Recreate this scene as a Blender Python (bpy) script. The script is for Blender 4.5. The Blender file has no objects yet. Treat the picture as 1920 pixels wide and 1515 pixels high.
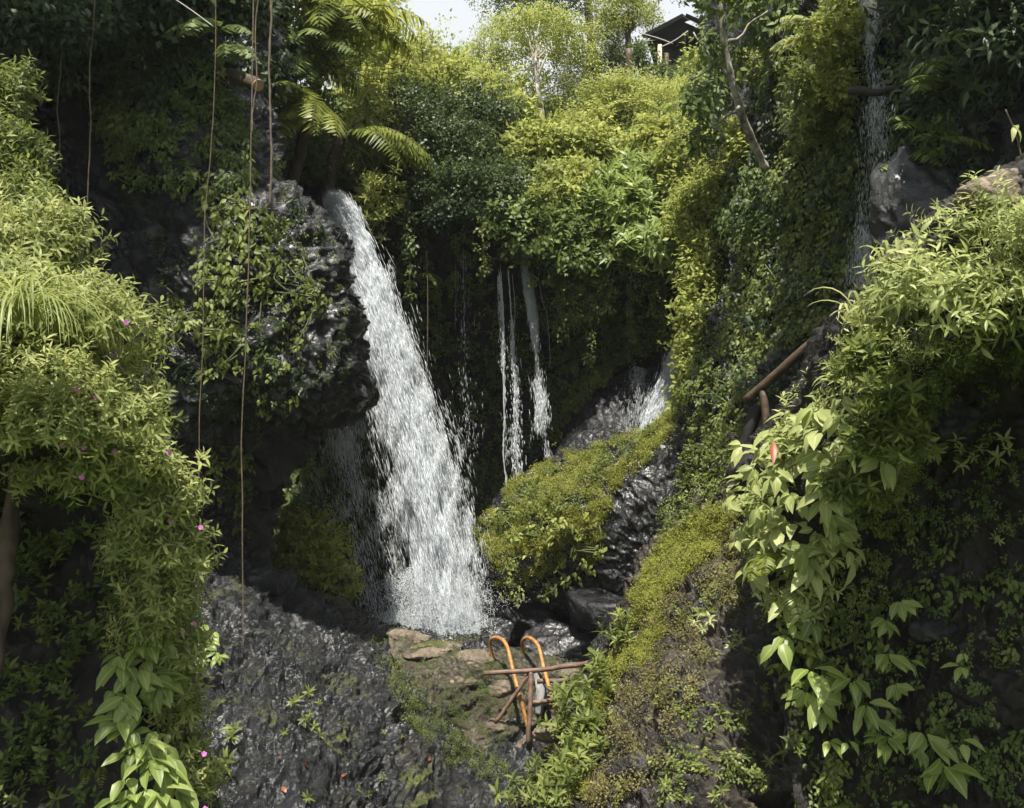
import bpy, math, random
import numpy as np
from mathutils import Vector
from mathutils.bvhtree import BVHTree

random.seed(7); rng = np.random.default_rng(11)
sc = bpy.context.scene; COL = sc.collection
FPX, CX, CY, CZ = 1844.0, 960.0, 757.5, 6.0          # focal length in photo pixels, picture centre, eye height

def W(px, py, Y):
    return np.array([(px-CX)/FPX*Y, Y, CZ-(py-CY)/FPX*Y])
def nrm(a):
    a = np.asarray(a, float); return a/np.maximum(np.linalg.norm(a, axis=-1, keepdims=True), 1e-9)
UP = np.array([0., 0, 1])

# ------------------------------------------------------------------ noise
_perm = np.random.default_rng(3).permutation(4096)
_grad = nrm(np.random.default_rng(4).normal(size=(4096, 3)))
def pnoise(P):
    P = np.asarray(P, float); I = np.floor(P).astype(np.int64); f = P-I
    u = f*f*f*(f*(f*6-15)+10); out = 0
    for dx in (0, 1):
        wx = u[..., 0] if dx else 1-u[..., 0]
        for dy in (0, 1):
            wy = u[..., 1] if dy else 1-u[..., 1]
            for dz in (0, 1):
                wz = u[..., 2] if dz else 1-u[..., 2]
                h = _perm[(I[..., 0]+dx) & 4095]; h = _perm[(h+I[..., 1]+dy) & 4095]; h = _perm[(h+I[..., 2]+dz) & 4095]
                g = _grad[h]
                out = out+wx*wy*wz*(g[..., 0]*(f[..., 0]-dx)+g[..., 1]*(f[..., 1]-dy)+g[..., 2]*(f[..., 2]-dz))
    return out
def fbm(P, o=5, lac=2.03, g=.5, ridged=False):
    P = np.asarray(P, float); a, s, amp = 0, 1., 1.
    for k in range(o):
        n = pnoise(P*s+17.3*k)
        if ridged: n = .35-np.abs(n)*1.6
        a = a+amp*n; amp *= g; s *= lac
    return a

# ------------------------------------------------------------------ mesh bin
class MB:
    def __init__(s): s.V, s.F, s.A, s.n = [], [], [], 0
    def add(s, V, F, A=None):
        V = np.asarray(V, float).reshape(-1, 3); F = np.asarray(F, np.int64).reshape(-1, 3)
        if not len(V): return
        s.V.append(V); s.F.append(F+s.n); s.n += len(V)
        s.A.append(np.zeros((len(V), 3)) if A is None else np.asarray(A, float).reshape(-1, 3))
    def arrays(s): return np.concatenate(s.V), np.concatenate(s.F), np.concatenate(s.A)
    def build(s, name, mat, parent=None, smooth=True, origin=None):
        if not s.V: return None
        V, F, A = s.arrays()
        if parent is not None: V = V-np.array(parent.location)
        elif origin is not None: V = V-origin
        me = bpy.data.meshes.new(name)
        me.vertices.add(len(V)); me.vertices.foreach_set('co', V.astype(np.float32).ravel())
        me.loops.add(len(F)*3); me.loops.foreach_set('vertex_index', F.astype(np.int32).ravel())
        me.polygons.add(len(F)); me.polygons.foreach_set('loop_start', np.arange(0, len(F)*3, 3, dtype=np.int32))
        me.polygons.foreach_set('loop_total', np.full(len(F), 3, np.int32))
        me.polygons.foreach_set('use_smooth', np.full(len(F), smooth, bool))
        at = me.attributes.new('leafco', 'FLOAT_VECTOR', 'POINT'); at.data.foreach_set('vector', A.astype(np.float32).ravel())
        me.update(calc_edges=True); me.materials.append(mat)
        o = bpy.data.objects.new(name, me); COL.objects.link(o)
        if parent is not None: o.parent = parent
        elif origin is not None: o.location = origin
        return o

def tag(o, label=None, cat=None, group=None, kind=None):
    if label: o['label'] = label
    if cat: o['category'] = cat
    if group: o['group'] = group
    if kind: o['kind'] = kind
    return o
def thing(name, label, cat, loc, group=None):
    o = bpy.data.objects.new(name, None); COL.objects.link(o); o.location = [float(c) for c in loc]
    o.empty_display_size = .2
    return tag(o, label, cat, group)

# ------------------------------------------------------------------ materials
def nt(name):
    m = bpy.data.materials.new(name); m.use_nodes = True; t = m.node_tree; t.nodes.clear()
    out = t.nodes.new('ShaderNodeOutputMaterial')
    def N(ty, **k):
        n = t.nodes.new('ShaderNode'+ty)
        for a, v in k.items():
            if a.startswith('i_'): n.inputs[a[2:].replace('_', ' ')].default_value = v
            else: setattr(n, a, v)
        return n
    return m, t, N, out, (lambda a, b: t.links.new(a, b))
def ramp(N, stops):
    r = N('ValToRGB'); e = r.color_ramp.elements
    while len(e) < len(stops): e.new(.5)
    for k, (p, c) in enumerate(stops): e[k].position = p; e[k].color = (*c, 1) if len(c) == 3 else c
    return r
def leaf_mat(name, dark, mid, light, transl=.38, rough=.42, rib=.25, spec=.4):
    m, t, N, out, L = nt(name)
    at = N('Attribute', attribute_name='leafco'); sep = N('SeparateXYZ'); L(at.outputs['Vector'], sep.inputs[0])
    r = ramp(N, [(0, dark), (.5, mid), (1, light)]); L(sep.outputs[2], r.inputs[0])
    ab = N('Math', operation='ABSOLUTE'); L(sep.outputs[0], ab.inputs[0])
    ri = N('MapRange'); ri.inputs[1].default_value = .02; ri.inputs[2].default_value = .16; ri.inputs[3].default_value = rib; ri.inputs[4].default_value = 0
    L(ab.outputs[0], ri.inputs[0])
    mx = N('MixRGB', blend_type='MIX'); L(ri.outputs[0], mx.inputs[0]); L(r.outputs[0], mx.inputs[1])
    mx.inputs[2].default_value = (*[min(1, c*1.9+.02) for c in light], 1)
    p = N('BsdfPrincipled'); L(mx.outputs[0], p.inputs['Base Color']); p.inputs['Roughness'].default_value = rough
    p.inputs['Specular IOR Level'].default_value = spec
    tr = N('BsdfTranslucent'); hs = N('HueSaturation'); hs.inputs['Hue'].default_value = .493; hs.inputs['Saturation'].default_value = 1.0; hs.inputs['Value'].default_value = 1.5
    L(mx.outputs[0], hs.inputs['Color']); L(hs.outputs[0], tr.inputs['Color'])
    ms = N('MixShader'); ms.inputs[0].default_value = transl; L(p.outputs[0], ms.inputs[1]); L(tr.outputs[0], ms.inputs[2])
    L(ms.outputs[0], out.inputs[0]); return m
def rock_mat(name, c0, c1, moss=0.0, wet=.5, bump=1.0, scale=1.0, mosscol=((.03, .04, .008), (.11, .12, .02)), warm=None, coat=0.):
    m, t, N, out, L = nt(name)
    g = N('NewGeometry'); co = g.outputs['Position']
    n1 = N('TexNoise', i_Scale=1.3*scale, i_Detail=9.0, i_Roughness=.65); L(co, n1.inputs['Vector'])
    n2 = N('TexNoise', i_Scale=11.0*scale, i_Detail=8.0, i_Roughness=.72); L(co, n2.inputs['Vector'])
    vo = N('TexVoronoi', feature='DISTANCE_TO_EDGE', i_Scale=5.0*scale); 
    wv = N('VectorMath', operation='MULTIPLY_ADD'); L(n2.outputs['Color'], wv.inputs[0]); wv.inputs[1].default_value = (.18, .18, .18); L(co, wv.inputs[2]); L(wv.outputs[0], vo.inputs['Vector'])
    st = [(.3, c0), (.7, c1)] if warm is None else [(.3, c0), (.52, c1), (.72, warm)]
    r = ramp(N, st); L(n1.outputs[0], r.inputs[0])
    cm = N('MixRGB', blend_type='MULTIPLY', i_Fac=.7); L(r.outputs[0], cm.inputs[1])
    r2 = ramp(N, [(.3, (.45, .45, .45)), (.65, (1.25, 1.25, 1.25))]); L(n2.outputs[0], r2.inputs[0]); L(r2.outputs[0], cm.inputs[2])
    # moss settles on the upper faces in patches
    sn = N('SeparateXYZ'); L(g.outputs['Normal'], sn.inputs[0])
    n3 = N('TexNoise', i_Scale=.9*scale, i_Detail=7.0, i_Roughness=.6); L(co, n3.inputs['Vector'])
    ad = N('Math', operation='MULTIPLY_ADD'); L(sn.outputs[2], ad.inputs[0]); ad.inputs[1].default_value = .35; L(n3.outputs[0], ad.inputs[2])
    mr = N('MapRange'); L(ad.outputs[0], mr.inputs[0]); mr.inputs[1].default_value = .98-moss*.75; mr.inputs[2].default_value = 1.1-moss*.75
    n4 = N('TexNoise', i_Scale=30.0, i_Detail=4.0); L(co, n4.inputs['Vector'])
    mc = ramp(N, [(.35, mosscol[0]), (.68, mosscol[1])]); L(n4.outputs[0], mc.inputs[0])
    mm = N('MixRGB'); L(mr.outputs[0], mm.inputs[0]); L(cm.outputs[0], mm.inputs[1]); L(mc.outputs[0], mm.inputs[2])
    p = N('BsdfPrincipled'); L(mm.outputs[0], p.inputs['Base Color'])
    rr = N('MapRange'); L(n1.outputs[0], rr.inputs[0]); rr.inputs[1].default_value = .35; rr.inputs[2].default_value = .65
    rr.inputs[3].default_value = .8-wet*.64; rr.inputs[4].default_value = .9-wet*.58
    rm = N('MixRGB'); L(mr.outputs[0], rm.inputs[0]); L(rr.outputs[0], rm.inputs[1]); rm.inputs[2].default_value = (.9, .9, .9, 1)
    L(rm.outputs[0], p.inputs['Roughness']); p.inputs['Specular IOR Level'].default_value = .42
    b1 = N('Bump', i_Strength=.9*bump, i_Distance=.10); L(n1.outputs[0], b1.inputs['Height'])
    b2 = N('Bump', i_Strength=.8*bump*(1-.35*wet), i_Distance=.022); L(n2.outputs[0], b2.inputs['Height']); L(b1.outputs[0], b2.inputs['Normal'])
    b3 = N('Bump', i_Strength=.5*bump, i_Distance=.03); vr = N('MapRange'); L(vo.outputs['Distance'], vr.inputs[0]); vr.inputs[2].default_value = .25
    L(vr.outputs[0], b3.inputs['Height']); L(b2.outputs[0], b3.inputs['Normal'])
    L(b3.outputs[0], p.inputs['Normal'])
    n5 = N('TexNoise', i_Scale=7.0*scale, i_Detail=4.0, i_Roughness=.55); L(co, n5.inputs['Vector']); b5 = N('Bump', i_Strength=.75, i_Distance=.06); L(n5.outputs[0], b5.inputs['Height']); L(b5.outputs[0], p.inputs['Coat Normal'])
    fw = N('MapRange'); L(n3.outputs[0], fw.inputs[0]); fw.inputs[1].default_value = .38; fw.inputs[2].default_value = .55; fw.inputs[3].default_value = coat; fw.inputs[4].default_value = coat*.25
    L(fw.outputs[0], p.inputs['Coat Weight']); p.inputs['Coat Roughness'].default_value = .2; p.inputs['Coat IOR'].default_value = 1.45
    L(p.outputs[0], out.inputs[0]); return m
def plain_mat(name, c0, c1, rough=.6, scale=6., metal=0, spec=.4, stretch=(1, 1, 1), bump=.3):
    m, t, N, out, L = nt(name); g = N('NewGeometry'); mp = N('Mapping'); mp.inputs['Scale'].default_value = stretch
    L(g.outputs['Position'], mp.inputs[0]); n = N('TexNoise', i_Scale=scale, i_Detail=7.0, i_Roughness=.65); L(mp.outputs[0], n.inputs['Vector'])
    r = ramp(N, [(.35, c0), (.65, c1)]); L(n.outputs[0], r.inputs[0]); p = N('BsdfPrincipled'); L(r.outputs[0], p.inputs['Base Color'])
    p.inputs['Roughness'].default_value = rough; p.inputs['Metallic'].default_value = metal; p.inputs['Specular IOR Level'].default_value = spec
    b = N('Bump', i_Strength=bump, i_Distance=.02); L(n.outputs[0], b.inputs['Height']); L(b.outputs[0], p.inputs['Normal'])
    L(p.outputs[0], out.inputs[0]); return m

M = {}
M['shrub'] = leaf_mat('lance_leaf', (.08, .11, .03), (.23, .265, .085), (.42, .43, .17), rough=.5, transl=.42, spec=.3)
M['bright'] = leaf_mat('bright_leaf', (.085, .115, .028), (.245, .28, .066), (.46, .475, .145), transl=.45, rough=.55, spec=.25)
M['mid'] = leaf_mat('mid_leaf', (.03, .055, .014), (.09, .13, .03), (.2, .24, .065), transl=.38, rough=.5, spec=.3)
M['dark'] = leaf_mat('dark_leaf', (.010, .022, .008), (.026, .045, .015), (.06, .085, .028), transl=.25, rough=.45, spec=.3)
M['vine'] = leaf_mat('vine_leaf', (.03, .05, .012), (.11, .145, .032), (.28, .30, .08), transl=.4, rough=.5, spec=.3)
M['pale'] = leaf_mat('pale_leaf', (.12, .16, .05), (.28, .32, .11), (.44, .46, .21), transl=.4, rough=.45, spec=.3)
M['big'] = leaf_mat('big_leaf', (.06, .10, .025), (.18, .24, .06), (.32, .37, .12), transl=.4, rib=.35)
M['fern'] = leaf_mat('fern_leaf', (.05, .08, .012), (.16, .19, .03), (.30, .32, .07), transl=.45, rib=0, spec=.3)
M['moss'] = leaf_mat('moss_leaf', (.07, .09, .016), (.22, .235, .045), (.42, .42, .10), transl=.4, rough=.7, rib=0, spec=.2)
M['dry'] = leaf_mat('dry_leaf', (.06, .055, .015), (.15, .13, .045), (.26, .23, .09), transl=.3, rough=.7, rib=0)
M['grass'] = leaf_mat('grass_leaf', (.10, .14, .03), (.21, .25, .07), (.36, .38, .14), transl=.45, rib=0)
M['petal'] = leaf_mat('petal', (.5, .10, .42), (.62, .18, .55), (.75, .35, .68), transl=.3, rib=0)
M['red'] = leaf_mat('red_leaf', (.16, .05, .025), (.24, .07, .03), (.32, .12, .05), transl=.3, rib=0)
M['rock_black'] = rock_mat('wet_black_rock', (.004, .0042, .005), (.017, .018, .02), moss=.05, wet=.95, bump=1.2, coat=.7)
M['rock_slab'] = rock_mat('wet_slab_rock', (.003, .0035, .0045), (.013, .015, .018), moss=.16, wet=1.0, bump=1.3, scale=1.5, coat=.75, warm=(.034, .028, .021))
M['rock_cliff'] = rock_mat('dark_cliff_rock', (.006, .0065, .006), (.02, .021, .02), moss=.25, wet=.5, mosscol=((.015, .022, .006), (.04, .055, .014)))
M['rock_tan'] = rock_mat('tan_rock', (.11, .085, .06), (.26, .21, .155), moss=.14, wet=.15, bump=1.1, scale=1.6)
M['rock_moss'] = rock_mat('mossy_bank', (.006, .0055, .005), (.026, .021, .017), moss=.2, wet=.8, bump=1.2, mosscol=((.04, .04, .01), (.13, .12, .028)), warm=(.075, .056, .04), coat=.25)
M['rock_ridge'] = rock_mat('brown_ridge_rock', (.02, .018, .014), (.075, .06, .042), moss=.42, wet=.5, bump=1.2, scale=1.4, mosscol=((.02, .024, .008), (.07, .07, .022)), warm=(.24, .19, .135), coat=.3)
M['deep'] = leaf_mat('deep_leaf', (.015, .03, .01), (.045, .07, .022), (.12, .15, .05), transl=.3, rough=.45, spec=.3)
M['rock_boulder'] = rock_mat('mossy_boulder_rock', (.005, .005, .0055), (.02, .02, .021), moss=.25, wet=1.0, coat=.9, mosscol=((.05, .06, .01), (.17, .18, .025)))
M['soil'] = rock_mat('dark_soil', (.004, .0036, .003), (.016, .013, .010), moss=.2, wet=.6, mosscol=((.015, .02, .006), (.04, .05, .012)))
M['hill'] = rock_mat('hill_ground', (.03, .035, .015), (.07, .07, .03), moss=.6, wet=.0, mosscol=((.03, .05, .01), (.08, .11, .02)))
M['bark'] = plain_mat('bark_brown', (.03, .022, .015), (.10, .075, .05), .85, 9, stretch=(1, 1, .3), bump=.8)
M['bark_pale'] = plain_mat('bark_pale', (.28, .25, .19), (.55, .5, .4), .8, 7, stretch=(1, 1, .4), bump=.6)
M['bark_spot'] = plain_mat('bark_blotched', (.06, .05, .04), (.55, .51, .44), .8, 7, stretch=(1, 1, .8), bump=.9)
M['stem'] = plain_mat('green_stem', (.04, .055, .015), (.11, .13, .04), .7, 12)
M['root'] = plain_mat('hanging_root', (.07, .055, .035), (.16, .125, .08), .8, 14)
M['yellow'] = plain_mat('orange_paint', (.20, .09, .035), (.50, .25, .06), .55, 18, bump=.4)
M['rust'] = plain_mat('rusty_bamboo', (.09, .055, .04), (.2, .125, .09), .6, 18, stretch=(.4, 1, 1), bump=.3)
M['wood'] = plain_mat('dark_wood', (.035, .024, .017), (.10, .066, .042), .6, 14, stretch=(.6, .6, 1), bump=.5)
M['black_wood'] = plain_mat('black_wood', (.006, .006, .006), (.02, .018, .016), .7, 9)
M['cut'] = plain_mat('cut_wood', (.22, .13, .07), (.33, .21, .12), .7, 8)
M['concrete'] = plain_mat('grey_concrete', (.13, .13, .13), (.26, .26, .25), .85, 10, bump=.5)
M['thatch'] = plain_mat('black_thatch', (.008, .008, .009), (.03, .03, .032), .9, 16)
M['wire'] = plain_mat('wire', (.25, .23, .2), (.4, .37, .33), .6, 8)
def water_mat():
    m, t, N, out, L = nt('white_water'); d = N('BsdfDiffuse'); d.inputs[0].default_value = (.86, .89, .92, 1)
    tr = N('BsdfTranslucent'); tr.inputs[0].default_value = (.86, .89, .92, 1); ms = N('MixShader'); ms.inputs[0].default_value = .5
    L(d.outputs[0], ms.inputs[1]); L(tr.outputs[0], ms.inputs[2]); gl = N('BsdfTransparent'); m2 = N('MixShader'); m2.inputs[0].default_value = .38
    L(ms.outputs[0], m2.inputs[1]); L(gl.outputs[0], m2.inputs[2]); L(m2.outputs[0], out.inputs[0]); return m
M['water'] = water_mat()
M['pool'] = plain_mat('pool_water', (.01, .018, .018), (.02, .03, .03), .08, 3, bump=.4)

# ------------------------------------------------------------------ terrain sheets
TERR = []; TERR_N = []
def cr(P, n):
    """Catmull-Rom through the first axis of P, n samples"""
    P = np.asarray(P, float); k = len(P); E = np.concatenate([2*P[:1]-P[1:2], P, 2*P[-1:]-P[-2:-1]])
    t = np.linspace(0, k-1-1e-9, n); i = t.astype(int); f = (t-i).reshape(-1, *([1]*(P.ndim-1)))
    a, b, c, d = E[i], E[i+1], E[i+2], E[i+3]
    return .5*(2*b+(c-a)*f+(2*a-5*b+4*c-d)*f*f+(3*b-a-3*c+d)*f**3)
class RMB(MB):
    def build(s, name, mat, parent=None, smooth=True, origin=None): return MB.build(s, name, mat, parent, smooth, origin)
def sheet(rows, nv, nu, amp=.18, fs=.6, amp2=.07, fs2=2.2, aniso=(1, 1, 1), terr=True, pix=True):
    C = np.array([[W(*p) if pix else p for p in r] for r in rows])
    G = cr(C, nv).swapaxes(0, 1); G = cr(G, nu).swapaxes(0, 1)
    du = np.gradient(G, axis=1); dv = np.gradient(G, axis=0); Nn = nrm(np.cross(du, dv))
    view = np.array([0, 0, CZ])-G
    if (Nn*view).sum(-1).mean() < 0: Nn = -Nn; flip = True
    else: flip = False
    Q = G*np.array(aniso)
    wq = np.stack([pnoise(Q*1.1+k*7.) for k in range(3)], -1)*.35; d = amp*fbm(Q*fs, 4)+amp2*fbm((Q+wq)*fs2+5, 3, ridged=True, g=.5)+amp2*.36*fbm((Q+wq)*fs2*3.1+9, 4, ridged=True, g=.6)
    G = G+Nn*d[..., None]
    idx = np.arange(nv*nu).reshape(nv, nu); a, b, c, e = idx[:-1, :-1], idx[:-1, 1:], idx[1:, 1:], idx[1:, :-1]
    T = [np.stack([a, b, c], -1).reshape(-1, 3), np.stack([a, c, e], -1).reshape(-1, 3)]
    F = np.concatenate(T);  F = F[:, ::-1] if flip else F
    mb = RMB(); mb.add(G.reshape(-1, 3), F)
    if terr:
        Gs = G[::2, ::2]; h, w = Gs.shape[:2]; ix = np.arange(h*w).reshape(h, w)
        a, b, c, e = ix[:-1, :-1], ix[:-1, 1:], ix[1:, 1:], ix[1:, :-1]
        F2 = np.concatenate([np.stack([a, b, c], -1).reshape(-1, 3), np.stack([a, c, e], -1).reshape(-1, 3)])
        TERR.append(BVHTree.FromPolygons(Gs.reshape(-1, 3).tolist(), F2.tolist()))
    return mb
EYE = Vector((0, 0, CZ))
def hit(px, py, only=None):
    d = Vector(W(px, py, 1.)-np.array([0, 0, CZ])).normalized(); best = None
    for k, b in enumerate(TERR):
        if only is not None and k not in only: continue
        p, n, i, ds = b.ray_cast(EYE, d)
        if p is not None and (best is None or ds < best[2]): best = (np.array(p), np.array(n), ds)
    if best is None: return None
    n = best[1]
    if n @ np.array(d) > 0: n = -n
    return best[0], n

# left cliff
r = [[(-500, -260, 11), (0, -260, 13), (220, -240, 14.5), (400, -200, 15.8), (540, -160, 17.5), (560, -140, 21)],
     [(-500, 100, 11), (0, 100, 13.6), (180, 130, 15.2), (380, 140, 15), (500, 150, 16.4), (500, 150, 20)],
     [(-500, 300, 11.5), (0, 300, 14.5), (170, 300, 15.6), (370, 300, 14.1), (510, 310, 15.2), (500, 320, 20)],
     [(-500, 470, 11.5), (0, 470, 14), (200, 480, 14.8), (420, 470, 13.2), (625, 450, 14.6), (560, 450, 20)],
     [(-500, 620, 11.5), (0, 620, 13.4), (200, 620, 14), (430, 620, 12.9), (655, 560, 14.4), (580, 560, 20)],
     [(-500, 720, 11.5), (0, 720, 13.2), (200, 720, 13.7), (440, 730, 12.9), (668, 735, 14.6), (580, 720, 20)],
     [(-500, 820, 11.5), (0, 820, 13.2), (200, 820, 13.7), (440, 820, 13.4), (590, 805, 15.2), (540, 790, 20)],
     [(-500, 920, 11.5), (0, 920, 13.2), (200, 920, 13.7), (430, 920, 14.3), (505, 920, 16), (480, 920, 20)],
     [(-500, 1060, 11.5), (0, 1060, 13.2), (200, 1060, 13.7), (430, 1060, 14.5), (500, 1050, 16), (480, 1050, 20)],
     [(-500, 1250, 11.5), (0, 1250, 13.2), (200, 1250, 13.7), (430, 1250, 14.5), (500, 1200, 16), (480, 1200, 20)]]
tag(sheet(r, 420, 380, .55, .7, .26, 2.1).build('cliff_left', M['rock_black']), kind='structure')   # 0
# back wall of the gorge, under the overhanging lip
r = [[(420, 330, 20.5), (640, 330, 20.2), (760, 340, 20), (900, 360, 19.7), (1060, 400, 19.5), (1220, 430, 19.3), (1380, 430, 18.5)],
     [(420, 420, 20.6), (640, 430, 19.8), (760, 420, 19.5), (900, 420, 19.1), (1060, 470, 19), (1220, 500, 19), (1380, 500, 18.5)],
     [(420, 520, 21), (640, 520, 20.6), (760, 500, 20.4), (900, 500, 20), (1060, 540, 20), (1220, 560, 20.2), (1380, 560, 19.5)],
     [(420, 700, 21), (640, 700, 21.2), (760, 700, 22), (900, 700, 21.8), (1060, 700, 21.5), (1220, 680, 21), (1380, 680, 20)],
     [(420, 900, 21), (640, 900, 21), (760, 900, 22), (900, 900, 21.8), (1060, 900, 21.2), (1220, 900, 20), (1380, 900, 20)],
     [(420, 1260, 20), (640, 1260, 20), (760, 1260, 20), (900, 1260, 19.6), (1060, 1260, 19), (1220, 1260, 19), (1380, 1260, 19)]]
tag(sheet(r, 150, 190, .5, .6, .16, 1.5, aniso=(1.4, 1, .6)).build('cliff_back', M['rock_cliff']), kind='structure')   # 1
# hillside above the lip
r = [[(300, 330, 19.5), (560, 340, 19), (760, 380, 19.6), (960, 420, 19), (1150, 450, 18.9), (1320, 440, 18), (1500, 440, 17)],
     [(300, 230, 20.5), (560, 270, 20), (760, 290, 20.8), (960, 300, 21), (1150, 320, 21), (1320, 300, 19.6), (1500, 260, 18)],
     [(300, 180, 23), (560, 220, 23), (760, 230, 24), (960, 262, 25), (1150, 250, 25), (1320, 190, 23), (1500, 120, 20)],
     [(300, 160, 28), (560, 190, 28), (760, 200, 29), (960, 228, 31), (1150, 208, 31), (1320, 130, 29), (1500, 60, 25)],
     [(300, 150, 38), (560, 180, 40), (760, 185, 42), (960, 205, 44), (1150, 185, 44), (1320, 120, 42), (1500, 60, 38)],
     [(-400, 200, 70), (300, 210, 72), (760, 215, 75), (960, 210, 75), (1150, 200, 75), (1500, 160, 75), (2300, 120, 75)]]
tag(sheet(r, 110, 110, .5, .3, .12, 1.2).build('hill', M['hill']), kind='structure')   # 2
# right cliff with its corner
r = [[(1290, -300, 21), (1360, -320, 17.5), (1480, -320, 15), (1640, -320, 13.2), (1700, -320, 11.5), (1920, -320, 9.6), (2500, -300, 8)],
     [(1330, 60, 21), (1400, 60, 17), (1480, 40, 15), (1600, 40, 13.4), (1700, 40, 12.6), (1920, 40, 10.6), (2500, 40, 8)],
     [(1310, 230, 21), (1390, 240, 16.6), (1480, 230, 14.8), (1600, 240, 13.4), (1700, 240, 13), (1920, 240, 11), (2500, 240, 8)],
     [(1290, 380, 21), (1360, 390, 16.6), (1470, 390, 14.6), (1590, 400, 13.4), (1700, 400, 12.6), (1920, 400, 10.6), (2500, 400, 8)],
     [(1290, 520, 20), (1340, 520, 16.4), (1460, 530, 14.4), (1580, 540, 13.4), (1700, 560, 12.6), (1920, 560, 10.6), (2500, 560, 8)],
     [(1290, 650, 19), (1325, 650, 16), (1440, 660, 14), (1560, 680, 13.2), (1700, 700, 12.4), (1920, 700, 10.4), (2500, 700, 8)],
     [(1270, 760, 18.5), (1300, 770, 15.6), (1400, 790, 13.8), (1540, 820, 12.8), (1700, 850, 12), (1920, 850, 10.4), (2500, 850, 8)],
     [(1230, 900, 18), (1280, 900, 15.2), (1380, 920, 13.6), (1520, 950, 12.6), (1700, 1000, 12), (1920, 1000, 10.4), (2500, 1000, 8)],
     [(1200, 1100, 17), (1250, 1150, 14.8), (1360, 1160, 13.4), (1520, 1160, 12.6), (1700, 1160, 12), (1920, 1160, 10.4), (2500, 1160, 8)]]
tag(sheet(r, 320, 320, .45, .7, .22, 2.1).build('cliff_right', M['rock_black']), kind='structure')   # 3
# bank in the middle right, brown and mossy
r = [[(1440, 760, 15), (1480, 780, 14), (1520, 800, 13), (1560, 850, 12.2), (1640, 900, 11)],
     [(1395, 800, 13.6), (1410, 810, 13), (1440, 830, 12.4), (1500, 870, 11.6), (1600, 930, 10.6)],
     [(1325, 920, 13.6), (1350, 930, 12.8), (1390, 950, 12.2), (1450, 980, 11.2), (1560, 1010, 10)],
     [(1245, 1010, 13.8), (1270, 1020, 12.7), (1330, 1040, 12), (1420, 1080, 10.6), (1600, 1120, 9.4)],
     [(1185, 1110, 13.8), (1205, 1120, 12.6), (1270, 1140, 11.6), (1380, 1170, 10), (1620, 1210, 8.8)],
     [(1150, 1200, 14), (1165, 1220, 12.4), (1220, 1240, 11), (1350, 1260, 9.4), (1620, 1290, 8.5)],
     [(1080, 1330, 13.5), (1095, 1350, 11.4), (1160, 1360, 10.2), (1310, 1370, 8.8), (1620, 1390, 8.2)],
     [(1010, 1440, 12.5), (1025, 1450, 10.4), (1100, 1460, 9.4), (1270, 1470, 8.2), (1620, 1480, 8.0)],
     [(930, 1600, 11), (950, 1600, 9), (1050, 1600, 8.4), (1240, 1600, 7.6), (1620, 1600, 7.8)]]
tag(sheet(r, 400, 300, .35, 1.0, .24, 2.4).build('bank_middle', M['rock_moss']), kind='structure')   # 4
# right foreground bank with an undercut
r = [[(1430, 960, 12), (1520, 800, 11), (1670, 560, 10), (1920, 390, 8.5), (2400, 200, 8)],
     [(1388, 890, 9.3), (1485, 745, 8.5), (1645, 515, 7.4), (1900, 320, 6.2), (2400, 50, 5.5)],
     [(1405, 970, 8.6), (1520, 830, 7.7), (1690, 600, 6.7), (1900, 470, 5.8), (2400, 300, 5)],
     [(1425, 1060, 8.2), (1560, 900, 7.2), (1720, 690, 6.2), (1900, 600, 5.5), (2400, 540, 4.8)],
     [(1445, 1150, 8.0), (1590, 1000, 7.6), (1740, 790, 7.3), (1900, 720, 7.0), (2400, 700, 6.4)],
     [(1462, 1280, 7.8), (1600, 1150, 7.6), (1750, 980, 7.4), (1900, 940, 7.1), (2400, 950, 6.4)],
     [(1482, 1420, 7.5), (1610, 1330, 7.4), (1750, 1250, 7.2), (1900, 1230, 6.9), (2400, 1200, 6.4)],
     [(1500, 1620, 7.2), (1620, 1620, 7.2), (1750, 1620, 7.0), (1900, 1620, 6.8), (2400, 1620, 6.2)]]
tag(sheet(r, 380, 300, .2, 1.2, .14, 3.0).build('bank_right', M['soil']), kind='structure')   # 5
# foreground slab of wet rock
r = [[(160, 1070, 16.4), (420, 1080, 17), (540, 1120, 17.5), (640, 1150, 17.5), (740, 1200, 17.6), (820, 1215, 17.5), (920, 1225, 17.2), (1060, 1255, 17), (1200, 1290, 16)],
     [(175, 1038, 14.0), (435, 1048, 14.6), (540, 1094, 15.2), (640, 1133, 15.4), (740, 1187, 15.5), (820, 1208, 15.4), (920, 1219, 15.2), (1060, 1252, 14.9), (1200, 1290, 14.6)],
     [(165, 1100, 12.8), (425, 1110, 13.4), (540, 1150, 13.9), (640, 1190, 14.2), (740, 1240, 14.5), (820, 1255, 14.6), (920, 1270, 14.5), (1060, 1300, 14.3), (1200, 1330, 14)],
     [(150, 1220, 11.4), (410, 1230, 12), (540, 1260, 12.4), (640, 1290, 12.8), (740, 1320, 13.4), (820, 1330, 13.9), (920, 1345, 14), (1060, 1370, 13.8), (1200, 1390, 13.5)],
     [(140, 1370, 10.0), (400, 1380, 10.6), (540, 1390, 11), (640, 1400, 11.5), (740, 1410, 12.4), (820, 1420, 13), (920, 1430, 13.3), (1060, 1440, 13), (1200, 1450, 12.8)],
     [(120, 1630, 8.0), (380, 1640, 8.6), (540, 1640, 9), (640, 1640, 9.6), (740, 1640, 10.5), (820, 1640, 11), (920, 1640, 11.2), (1060, 1640, 11), (1200, 1640, 11)]]
tag(sheet(r, 420, 460, .32, .9, .17, 2.6, aniso=(1.25, .8, 1.0)).build('rock_slab', M['rock_slab']), kind='structure')   # 6
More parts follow.
